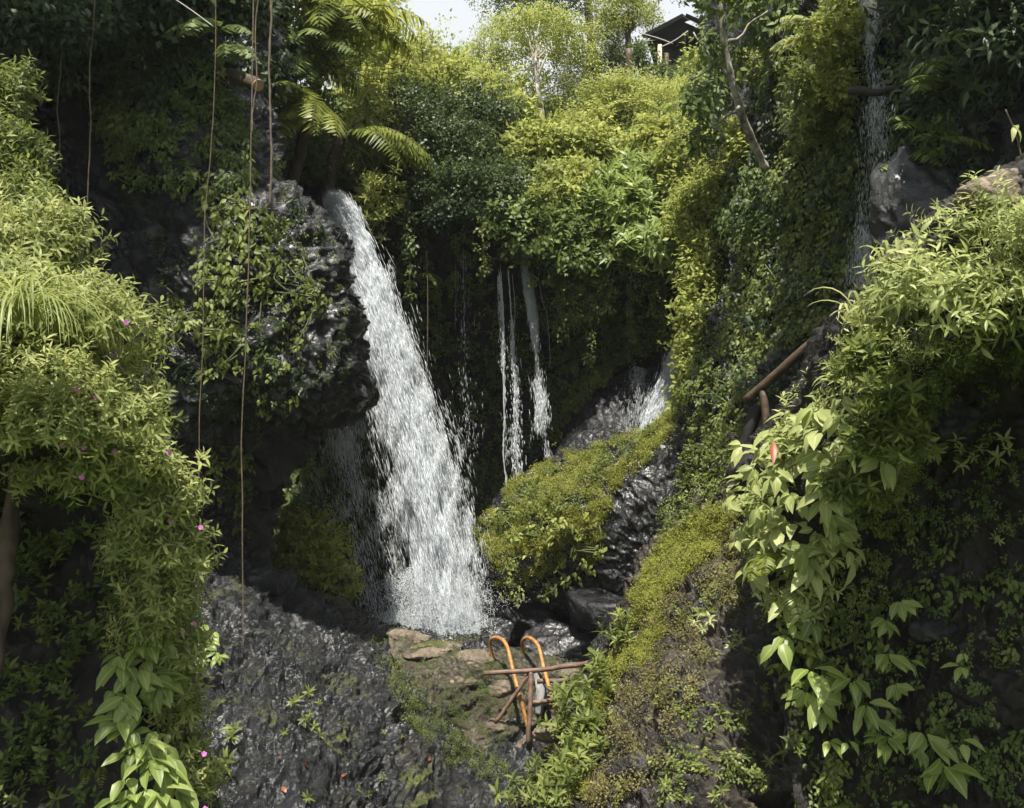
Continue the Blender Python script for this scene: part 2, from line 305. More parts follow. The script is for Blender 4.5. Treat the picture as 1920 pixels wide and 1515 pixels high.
# brown ridge along the top of the slab, where the ladder stands
r = [[(690, 1190, 16.5), (780, 1208, 16.5), (870, 1222, 16.4), (960, 1240, 16.2), (1070, 1262, 16), (1190, 1290, 15.6)],
     [(720, 1180, 15.4), (790, 1201, 15.3), (870, 1211, 15.2), (960, 1225, 15.0), (1070, 1250, 14.75), (1190, 1285, 14.4)],
     [(730, 1215, 14.7), (790, 1232, 14.6), (870, 1246, 14.5), (960, 1262, 14.4), (1070, 1290, 14.2), (1190, 1320, 13.9)],
     [(760, 1270, 14.15), (810, 1290, 14.1), (880, 1305, 14.1), (960, 1320, 14.1), (1070, 1345, 13.9), (1190, 1370, 13.6)],
     [(800, 1320, 13.7), (840, 1345, 13.75), (900, 1370, 13.8), (970, 1395, 13.75), (1070, 1415, 13.5), (1190, 1430, 13.2)],
     [(820, 1370, 13.6), (860, 1400, 13.6), (910, 1430, 13.6), (980, 1460, 13.4), (1070, 1480, 13.2), (1190, 1490, 13)]]
tag(sheet(r, 200, 240, .12, 1.2, .14, 3.0, aniso=(.7, 1, 1.5)).build('rock_ridge', M['rock_ridge']), kind='structure')   # 7
# bank under the left shrubs, hollow below
r = [[(-600, 40, 8.2), (-180, 60, 8.4), (-100, 130, 8.8), (-70, 150, 10)],
     [(-600, 150, 7.4), (-140, 200, 7.8), (-40, 230, 8.3), (0, 240, 9.8)],
     [(-600, 350, 6.6), (-60, 370, 7), (40, 390, 7.7), (70, 390, 9.4)],
     [(-600, 550, 6.0), (0, 560, 6.4), (130, 570, 7), (180, 570, 8.6)],
     [(-600, 750, 5.6), (50, 740, 6.0), (200, 740, 6.7), (255, 740, 8.2)],
     [(-600, 830, 5.6), (50, 830, 6.0), (230, 850, 6.6), (285, 850, 8.2)],
     [(-600, 900, 6.8), (50, 900, 7.2), (240, 930, 7.4), (310, 940, 8.2)],
     [(-600, 1100, 7), (50, 1100, 7.4), (260, 1100, 7.2), (335, 1100, 8.2)],
     [(-600, 1300, 6.6), (50, 1300, 7.1), (270, 1300, 7), (350, 1300, 8.2)],
     [(-600, 1640, 6.2), (50, 1640, 6.4), (290, 1640, 6.4), (370, 1640, 7.8)]]
tag(sheet(r, 150, 130, .2, 1.1, .1, 2.5).build('bank_left', M['soil']), kind='structure')   # 7
# wet ledge behind the boulder that the small cascade runs over
r = [[(1040, 860, 20.4), (1100, 740, 20.6), (1160, 690, 20.6), (1240, 640, 20.4), (1340, 600, 20)],
     [(1035, 880, 19.4), (1090, 760, 19.7), (1160, 705, 19.6), (1235, 680, 19.4), (1340, 640, 19)],
     [(1030, 900, 18.9), (1090, 810, 19), (1150, 770, 18.9), (1220, 750, 18.8), (1340, 720, 18.6)],
     [(1030, 960, 18.6), (1090, 900, 18.6), (1150, 870, 18.5), (1220, 850, 18.4), (1340, 830, 18.2)],
     [(1030, 1100, 18.4), (1090, 1100, 18.4), (1150, 1100, 18.4), (1220, 1100, 18.2), (1340, 1100, 18)]]
tag(sheet(r, 90, 90, .12, 1.0, .07, 2.5).build('rock_ledge', M['rock_black']), kind='structure')   # 8
# mossy boulder (a thing)
r = [[(930, 1010, 20), (1000, 930, 20), (1090, 880, 20), (1195, 850, 19.5), (1290, 790, 18.5), (1330, 760, 18)],
     [(893, 1000, 17.7), (962, 912, 18.1), (1072, 850, 18.2), (1190, 822, 18), (1265, 775, 17.2), (1330, 700, 16.6)],
     [(900, 1025, 16.9), (972, 955, 16.9), (1078, 895, 16.8), (1175, 868, 16.6), (1265, 815, 16.2), (1330, 760, 15.7)],
     [(908, 1055, 16.6), (985, 1005, 16.2), (1080, 950, 16.0), (1165, 910, 15.9), (1260, 870, 15.6), (1330, 850, 15.2)],
     [(920, 1090, 16.8), (1000, 1080, 16.3), (1080, 1050, 16.1), (1175, 1040, 15.8), (1260, 1000, 15.5), (1330, 980, 15)],
     [(955, 1125, 17.2), (1020, 1145, 16.8), (1090, 1140, 16.5), (1185, 1120, 16.1), (1260, 1090, 15.8), (1330, 1080, 15.2)],
     [(960, 1160, 18.6), (1020, 1180, 18), (1090, 1180, 17.6), (1190, 1170, 17.2), (1270, 1160, 16.6), (1330, 1150, 16)]]
bl = sheet(r, 300, 300, .22, .9, .10, 3.2)
bt = thing('boulder', 'large moss topped boulder between the two falls with a shiny wet side', 'boulder', W(1060, 1150, 17))
bl.build('rock', M['rock_boulder'], bt)   # 9

# ground far and wide, pool
def flat(name, x0, x1, y0, y1, z, mat):
    mb = MB(); mb.add([(x0, y0, z), (x1, y0, z), (x1, y1, z), (x0, y1, z)], [(0, 1, 2), (0, 2, 3)]); return tag(mb.build(name, mat), kind='structure')
flat('ground', -260, 260, -60, 320, 0, M['hill'])
flat('pool_water', -5, 4, 15.6, 21.5, 1.6, M['pool'])

# ------------------------------------------------------------------ shape helpers
def tube(mb, pts, rad, n=8, tint=.5, cap=True):
    P = np.asarray(pts, float); k = len(P); R = np.broadcast_to(np.asarray(rad, float), (k,))
    T = nrm(np.gradient(P, axis=0)); ref = np.array([.31, .2, .93]) if abs(T[0][2]) < .8 else np.array([.2, .95, .1])
    A = nrm(np.cross(T, ref)); B = np.cross(T, A); th = np.linspace(0, 2*np.pi, n, endpoint=False)
    V = P[:, None]+R[:, None, None]*(A[:, None]*np.cos(th)[None, :, None]+B[:, None]*np.sin(th)[None, :, None])
    F = []
    for i in range(k-1):
        for j in range(n):
            a, b, c, d = i*n+j, i*n+(j+1) % n, (i+1)*n+(j+1) % n, (i+1)*n+j; F += [(a, b, c), (a, c, d)]
    V = V.reshape(-1, 3)
    if cap:
        V = np.concatenate([V, P[:1], P[-1:]]); m = k*n
        for j in range(n): F += [(m, (j+1) % n, j), (m+1, (k-1)*n+j, (k-1)*n+(j+1) % n)]
    mb.add(V, F, np.tile([.5, .5, tint], (len(V), 1)))
def wig(a, b, n, s, seed=None):
    a, b = np.asarray(a, float), np.asarray(b, float); t = np.linspace(0, 1, n)[:, None]
    o = rng.normal(size=3)*50
    w = np.stack([pnoise(np.stack([t[:, 0]*3+o[k], t[:, 0]*0+o[(k+1) % 3], t[:, 0]*0+.5], -1)) for k in range(3)], -1)
    return a+(b-a)*t+w*s*np.sin(np.pi*np.clip(t, 0.02, 1))
def smooth(pts, n): return cr(np.asarray(pts, float), n)

def leaf(L=1., Wd=.3, curl=.3, fold=.25, hi=True, tint=.5, peak=.4):
    """blade along +y, face +z, drooping by curl"""
    def pos(y):
        a = curl*y; return y*L*(math.sin(a)/a if abs(a) > 1e-3 else 1), -y*L*((1-math.cos(a))/a if abs(a) > 1e-3 else 0)
    if not hi:
        y0, z0 = pos(peak); y1, z1 = pos(1)
        V = [(0, 0, 0), (-Wd/2, y0, z0+fold*Wd*.3), (Wd/2, y0, z0+fold*Wd*.3), (0, y1, z1)]
        return np.array(V), np.array([(0, 2, 1), (1, 2, 3)]), np.array([(0.3, 0, tint), (-1, peak, tint), (1, peak, tint), (.3, 1, tint)])
    V, A = [(0, 0, 0)], [(0, 0, tint)]
    for y, w in ((.18, .62), (.42, 1.), (.72, .66)):
        yy, zz = pos(y); f = fold*Wd*.5*w
        V += [(-Wd/2*w, yy, zz+f), (0, yy, zz), (Wd/2*w, yy, zz+f)]; A += [(-1, y, tint), (0, y, tint), (1, y, tint)]
    yy, zz = pos(1); V.append((0, yy, zz)); A.append((0, 1, tint))
    F = [(0, 2, 1), (0, 3, 2)]
    for k in (1, 4): F += [(k, k+1, k+4), (k, k+4, k+3), (k+1, k+2, k+5), (k+1, k+5, k+4)]
    F += [(7, 8, 10), (8, 9, 10)]
    return np.array(V, float), np.array(F), np.array(A, float)
def orient(V, along, normal, at=(0, 0, 0)):
    y = nrm(along); z = np.asarray(normal, float); z = nrm(z-(z@y)*y); x = np.cross(y, z)
    return V@np.stack([x, y, z])+np.asarray(at)
class Tm(MB):
    def leaf(s, along, normal, at, **k):
        V, F, A = leaf(**k); s.add(orient(V, along, normal, at), F, A)
R1 = lambda a, b: random.uniform(a, b)
def t_sprig(n=9, L=.55, Wd=.13, hi=True, spread=.9, curl=.5, stem=1.):
    t = Tm()
    for k in range(n):
        h = stem*(k+.5)/n; az = k*2.4+R1(-.4, .4); el = 1.05-spread*(1-k/n*.75)
        d = np.array([math.cos(az)*math.cos(el), math.sin(az)*math.cos(el), math.sin(el)+.05])
        t.leaf(d, (-d[0]*.5, -d[1]*.5, 1.), (0, 0, h), L=L*R1(.75, 1.15), Wd=Wd*R1(.8, 1.2), curl=curl*R1(.3, 1.4), hi=hi, tint=R1(.1, .95))
    return t.arrays()
def t_drape(n=7, L=.5, Wd=.24, hi=True, spread=1., wide=.7):
    """shingled leaves hanging on a face: z outward, x up"""
    t = Tm()
    for k in range(n):
        a = R1(-1, 1)*spread; d = np.array([-math.cos(a), math.sin(a), R1(.1, .7)])
        t.leaf(d, (.6, 0, 1.), (R1(-.6, .6)*wide, R1(-.6, .6)*wide, R1(0, .3)), L=L*R1(.6, 1.2), Wd=Wd*R1(.8, 1.2), curl=R1(.2, .9), hi=hi, tint=R1(.1, .95))
    return t.arrays()
def t_puff(n=12, L=.35, Wd=.22, hi=False, r=.6):
    t = Tm()
    for k in range(n):
        p = nrm(rng.normal(size=3))*R1(.3, 1)*r; p[2] += .3; d = nrm(p*np.array([1, 1, .5])+rng.normal(size=3)*.3)
        t.leaf(d, (0, 0, 1.2), p, L=L*R1(.6, 1.2), Wd=Wd*R1(.7, 1.2), curl=R1(0, .6), hi=hi, tint=R1(.05, .95))
    return t.arrays()
def t_whorl(n=6, L=1., Wd=.42, el=.35, curl=.9, hi=True):
    t = Tm(); o = R1(0, 6)
    for k in range(n):
        az = o+k*6.283/n+R1(-.25, .25); e = el+R1(-.2, .2); d = np.array([math.cos(az)*math.cos(e), math.sin(az)*math.cos(e), math.sin(e)])
        t.leaf(d, (0, 0, 1), (d[0]*.08, d[1]*.08, 0), L=L*R1(.7, 1.1), Wd=Wd*R1(.85, 1.1), curl=curl*R1(.6, 1.2), hi=hi, tint=R1(.3, .9))
    return t.arrays()
def t_node(n=3, L=1., Wd=.44):
    """a few big leaves hanging from one node: z outward, x up"""
    t = Tm()
    for k in range(n):
        a = (k-(n-1)/2)*(1.1 if n < 4 else .75)+R1(-.25, .25); d = np.array([-math.cos(a), math.sin(a), R1(.25, .8)])
        t.leaf(d, (.75, 0, .8), (R1(-.1, .1), math.sin(a)*.1, 0), L=L*R1(.65, 1.1), Wd=Wd*R1(.85, 1.1), curl=R1(.4, 1.1), fold=.35, hi=True, tint=R1(.25, .9))
    return t.arrays()
def t_frond(L=1., Wd=.26, pairs=16, a0=.5, a1=.9, hi=False, leafw=.22, bare=.08, droop=.3, rr=.008):
    """arching pinnate frond, along +y, z up"""
    t = Tm(); n = 24; s = np.linspace(0, 1, n); ang = a0-(a0+a1)*s
    P = np.zeros((n, 3)); P[1:, 1] = np.cumsum(np.cos(ang[1:]))/(n-1)*L; P[1:, 2] = np.cumsum(np.sin(ang[1:]))/(n-1)*L
    tube(t, P[::3], np.linspace(rr, rr*.4, len(P[::3]))*L, 4, .35, cap=False)
    for k in range(pairs):
        f = bare+(1-bare)*(k+.5)/pairs; i = min(n-2, int(f*(n-1))); p = P[i]; tg = nrm(P[i+1]-P[i]); nm = np.array([0, -tg[2], tg[1]])
        w = Wd*(math.sin(math.pi*min(1, .16+f*.84))**.7+.04)
        for sd in (-1, 1):
            d = nrm(np.array([sd, 0, 0])+tg*.45-nm*droop*R1(.5, 1.5)); t.leaf(d, nm+np.array([0, 0, .2]), p, L=w*R1(.85, 1.1), Wd=min(leafw*Wd, w*.45), curl=R1(.1, .5), hi=hi, tint=R1(.25, .85), peak=.3)
    return t.arrays()
def t_blade(L=1., Wd=.04, a0=1.2, a1=1.2, tint=.6):
    n = 8; s = np.linspace(0, 1, n); ang = a0-(a0+a1)*s**1.3
    P = np.zeros((n, 3)); P[1:, 1] = np.cumsum(np.cos(ang[1:]))/(n-1)*L; P[1:, 2] = np.cumsum(np.sin(ang[1:]))/(n-1)*L
    w = Wd*np.sin(np.pi*(.12+.88*s))**.6*.5; V, F, A = [], [], []
    for i in range(n):
        V += [P[i]+[-w[i], 0, w[i]*.5], P[i], P[i]+[w[i], 0, w[i]*.5]]; A += [(-1, s[i], tint), (.5, s[i], tint), (1, s[i], tint)]
    for i in range(n-1):
        for j in (0, 1): a = i*3+j; F += [(a, a+1, a+4), (a, a+4, a+3)]
    return np.array(V), np.array(F), np.array(A)

def basis(D, roll=None, up=UP):
    """rows X,Y,Z of a frame whose Z is D and whose X leans to up"""
    Z = nrm(D); X = np.broadcast_to(np.asarray(up, float), Z.shape)-(Z@np.asarray(up, float))[:, None]*Z
    bad = np.linalg.norm(X, axis=1) < .05; X = np.where(bad[:, None], np.array([1., 0, 0])-Z[:, :1]*Z, X); X = nrm(X); Y = np.cross(Z, X)
    if roll is not None:
        c, s = np.cos(roll)[:, None], np.sin(roll)[:, None]; X, Y = X*c+Y*s, Y*c-X*s
    return np.stack([X, Y, Z], 1)
def scatter(mb, temps, P, D, size, roll=None, up=UP, tintvar=.5, tint=None):
    P = np.asarray(P, float); n = len(P)
    if not n: return
    B = basis(np.asarray(D, float), roll, up); size = np.broadcast_to(np.asarray(size, float), (n,))
    pick = rng.integers(0, len(temps), n); it = rng.random(n) if tint is None else np.asarray(tint)
    for k, (V, F, A) in enumerate(temps):
        i = np.where(pick == k)[0]
        if not len(i): continue
        VV = np.einsum('vk,nkj->nvj', V, B[i])*size[i, None, None]+P[i, None]
        FF = F[None]+(np.arange(len(i))*len(V))[:, None, None]
        AA = np.repeat(A[None], len(i), 0).copy(); AA[:, :, 2] = np.clip(AA[:, :, 2]*(1-tintvar)+it[i, None]*tintvar, 0, 1)
        mb.add(VV.reshape(-1, 3), FF.reshape(-1, 3), AA.reshape(-1, 3))

# templates
T = {
 'lance': [t_sprig(10, .6, .15, True, .95, .6) for _ in range(5)],
 'lance2': [t_sprig(9, .6, .17, False, .95, .6) for _ in range(5)],
 'oval': [t_sprig(8, .5, .26, False, 1., .5) for _ in range(5)],
 'puff': [t_puff(14) for _ in range(5)],
 'puffo': [t_puff(11, .5, .26) for _ in range(5)],
 'fine': [t_puff(26, .26, .12, False, .7) for _ in range(4)],
 'drape': [t_drape(7) for _ in range(5)],
 'drape2': [t_drape(8, .5, .26, False) for _ in range(5)],
 'whorl': [t_whorl(6) for _ in range(4)],
 'moss': [t_puff(22, .3, .12, False, .6) for _ in range(4)],
 'frond': [t_frond(1, .2, 16, .6, .8) for _ in range(3)],
 'trio': [t_node(3) for _ in range(3)]+[t_node(2) for _ in range(2)]+[t_node(4) for _ in range(2)],
 'star': [t_sprig(8, .75, .2, True, .6, .9, .5) for _ in range(5)],
}

# ------------------------------------------------------------------ plant builders
def lump(px, py, Y, rx, ry=None, rd=None):
    ry = rx if ry is None else ry; k = Y/FPX
    return W(px, py, Y), np.array([rx*k, (rd if rd is not None else .5*(rx+ry)*k), ry*k])
def lump_points(lumps, n, inner=.35, back=.35, low=-.55, bumpy=.35, fs=1.6):
    big = lumps; lumps = []
    for c, r in big:
        lumps.append((c, r*.58))
        for k in range(13):
            d = nrm(rng.normal(size=3)); d[1] = d[1] if d[1] < .3 else -d[1]; d[2] = d[2] if d[2] > low else -d[2]*.5
            s_ = R1(.22, .52); lumps.append((c+d*r*R1(.62, .98), r*np.array([s_, s_, s_*R1(.7, 1)])))
    area = np.array([r[0]*r[2] for c, r in lumps]); cnt = rng.multinomial(int(n*1.9), area/area.sum()); P, D = [], []
    for (c, r), m in zip(lumps, cnt):
        d = nrm(rng.normal(size=(m, 3))); d = d[(d[:, 1] < back) & (d[:, 2] > low-.2)]
        q = 1-inner*rng.random(len(d))**2.2; b = 1+bumpy*fbm((c+d*r)*fs, 3)
        P.append(c+d*r*(q*b)[:, None]); D.append(nrm(d/r))
    P, D = np.concatenate(P), np.concatenate(D); keep = np.ones(len(P), bool)
    for c, r in lumps: keep &= (((P-c)/r)**2).sum(1) > .36
    P, D = P[keep], D[keep]; o = rng.permutation(len(P))[:n]; return P[o], D[o]
def bush(name, label, cat, lumps, n, size, temp, mat, group=None, upb=.45, rnd=.45, stems=4, stem_r=.02, base=None, inner=.35, low=-.55, root_name='foliage', bumpy=.35, back=.35, parent=None):
    """a shrub: empty > foliage, stems"""
    lumps = [lump(*l) for l in lumps]; C = np.mean([c for c, r in lumps], 0); R0 = np.mean([r for c, r in lumps], 0)
    b = C+np.array([0, R0[1]*.4, -R0[2]*.9]) if base is None else np.asarray(base)
    t = thing(name, label, cat, b, group) if parent is None else parent
    P, D = lump_points(lumps, n, inner, back, low, bumpy); mb = MB(); st = rng.random(len(P)) < .1; P = P+(D*.6+UP*.6)*(st*rng.random(len(P))*size*1.5)[:, None]
    G = nrm(D*.75+UP*upb+rng.normal(size=D.shape)*rnd)
    scatter(mb, T[temp], P, G, size*rng.uniform(.65, 1.25, len(P)), rng.uniform(0, 6.28, len(P)))
    mb.build(root_name, mat, t)
    if stems:
        for k in range(stems):
            sm = MB(); c, r = lumps[k % len(lumps)]; e = c+nrm(rng.normal(size=3))*r*.6
            tube(sm, wig(b, e, 7, .15*np.linalg.norm(e-b)), np.linspace(stem_r, stem_r*.35, 7), 5, cap=False); sm.build('stem', M['bark'], t)
    return t
def inpoly(x, y, poly):
    c = np.zeros(len(x), bool); j = len(poly)-1
    for i in range(len(poly)):
        xi, yi = poly[i]; xj, yj = poly[j]
        c ^= ((yi > y) != (yj > y)) & (x < (xj-xi)*(y-yi)/(yj-yi+1e-9)+xi); j = i
    return c
def pick_px(poly, n, clump=0, cs=.02, thr=0.):
    poly = [tuple(p) for p in poly]; xs = [p[0] for p in poly]; ys = [p[1] for p in poly]; out = []
    while len(out) < n:
        x = rng.uniform(min(xs), max(xs), n*3); y = rng.uniform(min(ys), max(ys), n*3); k = inpoly(x, y, poly)
        if clump: k &= fbm(np.stack([x*cs, y*cs, x*0+clump], -1), 3) > thr+rng.normal(size=len(x))*.06
        out += list(zip(x[k], y[k]))
        if not k.any(): break
    return out[:n]
def cover_pts(poly, n, only=None, clump=0, cs=.02, thr=0.):
    P, Nn = [], []
    for x, y in pick_px(poly, n, clump, cs, thr):
        h = hit(x, y, only)
        if h is not None: P.append(h[0]); Nn.append(h[1])
    return np.array(P).reshape(-1, 3), np.array(Nn).reshape(-1, 3)
def cover(name, poly, n, size, temp, mat, only=None, out=.05, mode='hang', rnd=.35, clump=0, cs=.02, thr=0., label=None, cat=None, group=None, kind=None, stems=0, upb=.5, child='foliage'):
    """plants growing on the terrain within an outline; a thing when labelled, otherwise ground cover"""
    P, Nn = cover_pts(poly, n, only, clump, cs, thr)
    if not len(P): return None
    P = P+Nn*(out*rng.random((len(P), 1))*1.6)
    if mode == 'hang': D = nrm(Nn*np.array([1, 1, .4])+np.array([0, -.25, .1])+rng.normal(size=Nn.shape)*rnd); roll = rng.normal(size=len(P))*.4
    else: D = nrm(Nn*.6+UP*upb+rng.normal(size=Nn.shape)*rnd); roll = rng.uniform(0, 6.28, len(P))
    mb = MB(); scatter(mb, T[temp], P, D, size*rng.uniform(.55, 1.3, len(P)), roll)
    if kind: return tag(mb.build(name, mat), kind=kind)
    t = thing(name, label, cat, P.mean(0), group); mb.build(child, mat, t)
    if stems:
        for k in range(stems):
            sm = MB(); sel = rng.choice(len(P), min(7, len(P)), replace=False); q = P[sel][np.argsort(-P[sel][:, 2])]
            if len(q) > 2: tube(sm, smooth(q, 22)+np.array([0, -.02, 0]), .008*size/.2+.003, 4, cap=False); sm.build('stem', M['stem'], t)
    return t
def fern(label, px, py, Y, n, L, az0, az1, mat='fern', a0=(.3, .9), a1=(.5, 1.1), Wd=.24, pairs=18, group=None, name='fern', trunk=None, leafw=.2, hi=False, anchor=None):
    b = W(px, py, Y) if anchor is None else anchor; t = thing(name, label, 'fern', b, group)
    for k in range(n):
        fr = t_frond(1, Wd*R1(.85, 1.1), pairs, R1(*a0), R1(*a1), leafw=leafw, hi=hi); az = R1(az0, az1) if n > 3 else az0+(az1-az0)*(k+.5)/n
        V, F, A = fr; c, s = math.cos(az), math.sin(az); X, Yv = np.array([s, -c, 0]), np.array([c, s, 0]); l = L*R1(.75, 1.15)
        rl = R1(-.25, .25); Xr = X*math.cos(rl)+UP*math.sin(rl); Zr = np.cross(Xr, Yv)
        mb = MB(); mb.add((V[:, :1]*Xr+V[:, 1:2]*Yv+V[:, 2:]*Zr)*l+b, F, np.clip(A+[0, 0, R1(-.2, .2)], -1, 1)); mb.build('frond', M[mat], t)
    if trunk is not None:
        tb = MB(); tube(tb, wig(trunk, b, 8, .15), np.linspace(.14, .1, 8), 9); tb.build('trunk', M['bark'], t)
    return t
def blades(name, label, px, py, Y, n, L, Wd, az0, az1, mat='grass', group=None, a0=(.7, 1.4), a1=(.8, 1.5), cat='grass', anchor=None, spread=.08):
    b = W(px, py, Y) if anchor is None else anchor; mb = MB()
    for k in range(n):
        V, F, A = t_blade(1, Wd/L, R1(*a0), R1(*a1), R1(.2, .95)); az = R1(az0, az1); c, s = math.cos(az), math.sin(az)
        mb.add((V[:, :1]*np.array([s, -c, 0])+V[:, 1:2]*np.array([c, s, 0])+V[:, 2:]*UP)*L*R1(.5, 1.15)+b+rng.normal(size=3)*spread*L*np.array([1, .6, .3]), F, A)
    t = thing(name, label, cat, b, group); mb.build('leaves', M[mat], t); return t
def leafy(label, pts, size, mat='big', temp='whorl', name='broadleaf_plant', cat='plant', group=None, base=None, axis=(0, -.75, .6), rnd=.2, stem_r=.005, off=.12):
    """a small plant: a bent stem for each whorl; pts = (px,py[,Y])"""
    Q = []
    for p in pts:
        if len(p) == 3: Q.append((W(*p), None))
        else:
            h = hit(*p)
            if h is not None: Q.append((h[0]+nrm(np.array([0, 0, CZ])-h[0])*off, h[0]))
    if not Q: return None
    P = np.array([q[0] for q in Q]); b = np.asarray(base) if base is not None else (Q[0][1] if Q[0][1] is not None else P.mean(0)+np.array([0, .25, -.2]))
    t = thing(name, label, cat, b, group); mb = MB(); D = nrm(np.tile(axis, (len(P), 1))+rng.normal(size=P.shape)*rnd)
    scatter(mb, T[temp], P, D, size*rng.uniform(.6, 1.15, len(P)), rng.normal(size=len(P))*.35 if temp == 'trio' else rng.uniform(0, 6.28, len(P)), tintvar=.45); mb.build('leaves', M[mat], t)
    for p, (q, a) in zip(P, Q): sm = MB(); tube(sm, wig(a if a is not None else b, p, 6, .05), np.linspace(stem_r, stem_r*.6, 6), 5, cap=False); sm.build('stem', M['stem'], t)
    return t
def flower(parent, px, py, P, r=.02):
    t = Tm(); d = nrm(np.array([0, 0, CZ])-P)
    for k in range(5):
        a = k*1.2566+R1(0, .3); X = nrm(np.cross(d, UP)); Yv = np.cross(X, d); v = X*math.cos(a)+Yv*math.sin(a)
        t.leaf(v+d*.3, d, P, L=r, Wd=r*.95, curl=.4, hi=False, tint=R1(0, 1), peak=.65)
    t.build('flower', M['petal'], parent)
def lump_hit(lumps, px, py):
    o = np.array([0, 0, CZ]); d = nrm(W(px, py, 1)-o); best = None
    for c, r in [lump(*l) for l in lumps]:
        oo, dd = (o-c)/r, d/r; A, B, Cc = dd@dd, 2*oo@dd, oo@oo-1; q = B*B-4*A*Cc
        tt = (-B-math.sqrt(q))/(2*A) if q > 0 else -B/(2*A)+.05
        if q > -2 and (best is None or tt < best): best = tt
    return o+d*(best if best is not None else 6.3)

# ================================================================== the falls
def streaks(path, n, spread, length, thick, noise_f=(3, 3, .8), thr=-.1, tlo=0., core=1., jit=.06, seed=0, depth=.5, mb=None, clump=.1):
    """drops stretched along the way they fall; path rows are (px,py,Y,half width in px)"""
    C = cr(np.array([[*W(a, b, c), d*c/FPX] for a, b, c, d in path]), 160); Tn = nrm(np.gradient(C[:, :3], axis=0))
    m = int(n*2.6); t = tlo+(1-tlo)*rng.random(m); i = t*159; i0 = np.minimum(i.astype(int), 158); f = (i-i0)[:, None]
    c = C[i0]*(1-f)+C[i0+1]*f; d = Tn[i0]
    off = np.clip(rng.normal(size=m)*.5*core, -1.7, 1.7); side = nrm(np.cross(d, np.array([0, 1., 0])))
    P = c[:, :3]-side*(off*c[:, 3]*spread)[:, None]+np.array([0, 1, 0])*(rng.normal(size=m)*depth*c[:, 3])[:, None]
    g = fbm(P*np.array(noise_f)+seed, 3); k = g > thr+np.abs(off)*.22+rng.normal(size=m)*clump; k = np.where(k)[0][:n]
    P, d = P[k], nrm(d[k]+rng.normal(size=(len(k), 3))*jit)
    l = length*rng.lognormal(0, .45, len(k)); w = thick*rng.lognormal(0, .4, len(k)); B = basis(d, rng.uniform(0, 6.28, len(k)))
    X, Yv, Z = B[:, 0]*w[:, None], B[:, 1]*w[:, None], B[:, 2]*l[:, None]
    V = np.stack([P-Z*.5, P+X, P-X*.5+Yv*.87, P-X*.5-Yv*.87, P+Z*.5], 1)
    F = np.array([(0, 2, 1), (0, 3, 2), (0, 1, 3), (4, 1, 2), (4, 2, 3), (4, 3, 1)])
    mb = mb or MB(); mb.add(V.reshape(-1, 3), (F[None]+np.arange(len(k))[:, None, None]*5).reshape(-1, 3)); return mb
MAIN = [(625, 370, 18.4, 22), (648, 420, 18.0, 29), (680, 500, 17.6, 36), (708, 600, 17.2, 46), (738, 700, 16.9, 52), (772, 830, 16.6, 58), (800, 950, 16.4, 60), (828, 1080, 16.3, 62), (852, 1230, 16.2, 62)]
MAIN = [(x-(4 if y > 900 else 0), y, d, h*(.86 if y < 650 else .78)) for x, y, d, h in MAIN]
mb = streaks(MAIN, 110000, .95, .20, .0046, noise_f=(4.5, 4.5, 1.2), thr=-.04, seed=1, clump=.07)
streaks(MAIN, 130000, .62, .22, .0052, noise_f=(5, 5, 1.1), thr=-.14, seed=2, mb=mb, depth=.35, clump=.07)
streaks(MAIN, 30000, 1.4, .12, .0034, noise_f=(3.5, 3.5, 1.3), thr=.06, seed=3, mb=mb, tlo=.2, clump=.06)
streaks(MAIN[:5], 42000, .8, .2, .006, noise_f=(5, 5, 1.), thr=-.3, seed=8, mb=mb, depth=.4)
streaks([(770, 1060, 16.3, 90), (850, 1205, 16.1, 110)], 30000, 1.2, .022, .0042, noise_f=(2, 2, 2), thr=-.05, seed=21, mb=mb, jit=1., depth=.6)
SPR = [(630, 700, 17.2, 40), (650, 820, 17, 60), (690, 980, 16.8, 75), (740, 1180, 16.6, 80)]
streaks(SPR, 12000, 1.2, .11, .0035, noise_f=(3, 3, 1.4), thr=.08, seed=4, mb=mb, core=1.2, clump=.05)
SPR2 = [(720, 600, 17.1, 40), (790, 780, 16.7, 50), (825, 880, 16.5, 55), (858, 1040, 16.4, 55), (872, 1200, 16.3, 50)]
streaks(SPR2, 26000, .9, .12, .0038, noise_f=(5, 5, 2.2), thr=.08, seed=5, mb=mb, clump=.04)
wf = thing('waterfall', 'tall wide white waterfall plunging past the black overhanging cliff', 'waterfall', W(860, 1210, 16.2)); mb.build('spray', M['water'], wf)
SPL = [(720, 1190, 16.3, 30), (800, 1195, 16.1, 45), (900, 1205, 16, 30)]
streaks(SPL, 9000, 1.3, .04, .009, noise_f=(4, 4, 4), jit=1.5, thr=-.2, mb=(sp := MB()), depth=.8); sp.build('splash', M['water'], wf)

def strand(par, xs, Y, r, n=70, wob=.02):
    mb = MB(); P = cr(np.array([W(x, y, Y) for x, y in xs]), n); k = np.arange(n); o = rng.random()*50
    P[:, 0] += wob*pnoise(np.stack([k*.35+o, k*0., k*0.+.3], -1))*1.6*np.linspace(.2, 1.3, n)
    R = r*(.6+.8*rng.random(n)); R[:3] *= [.1, .4, .7]; R[-4:] *= [.8, .6, .4, .1]; tube(mb, P, R, 5, cap=False); mb.build('stream', M['water'], par)
w2 = thing('waterfall', 'thin thread of water wriggling down in front of the dark recess', 'waterfall', W(955, 900, 19.3), 'thin trickles in the recess')
strand(w2, [(935, 503), (943, 600), (944, 700), (946, 790), (944, 850), (952, 925)], 19.0, .016)
strand(w2, [(938, 496), (944, 590), (945, 680), (949, 760)], 19.02, .010); strand(w2, [(933, 515), (934, 570), (938, 640)], 19.0, .004)
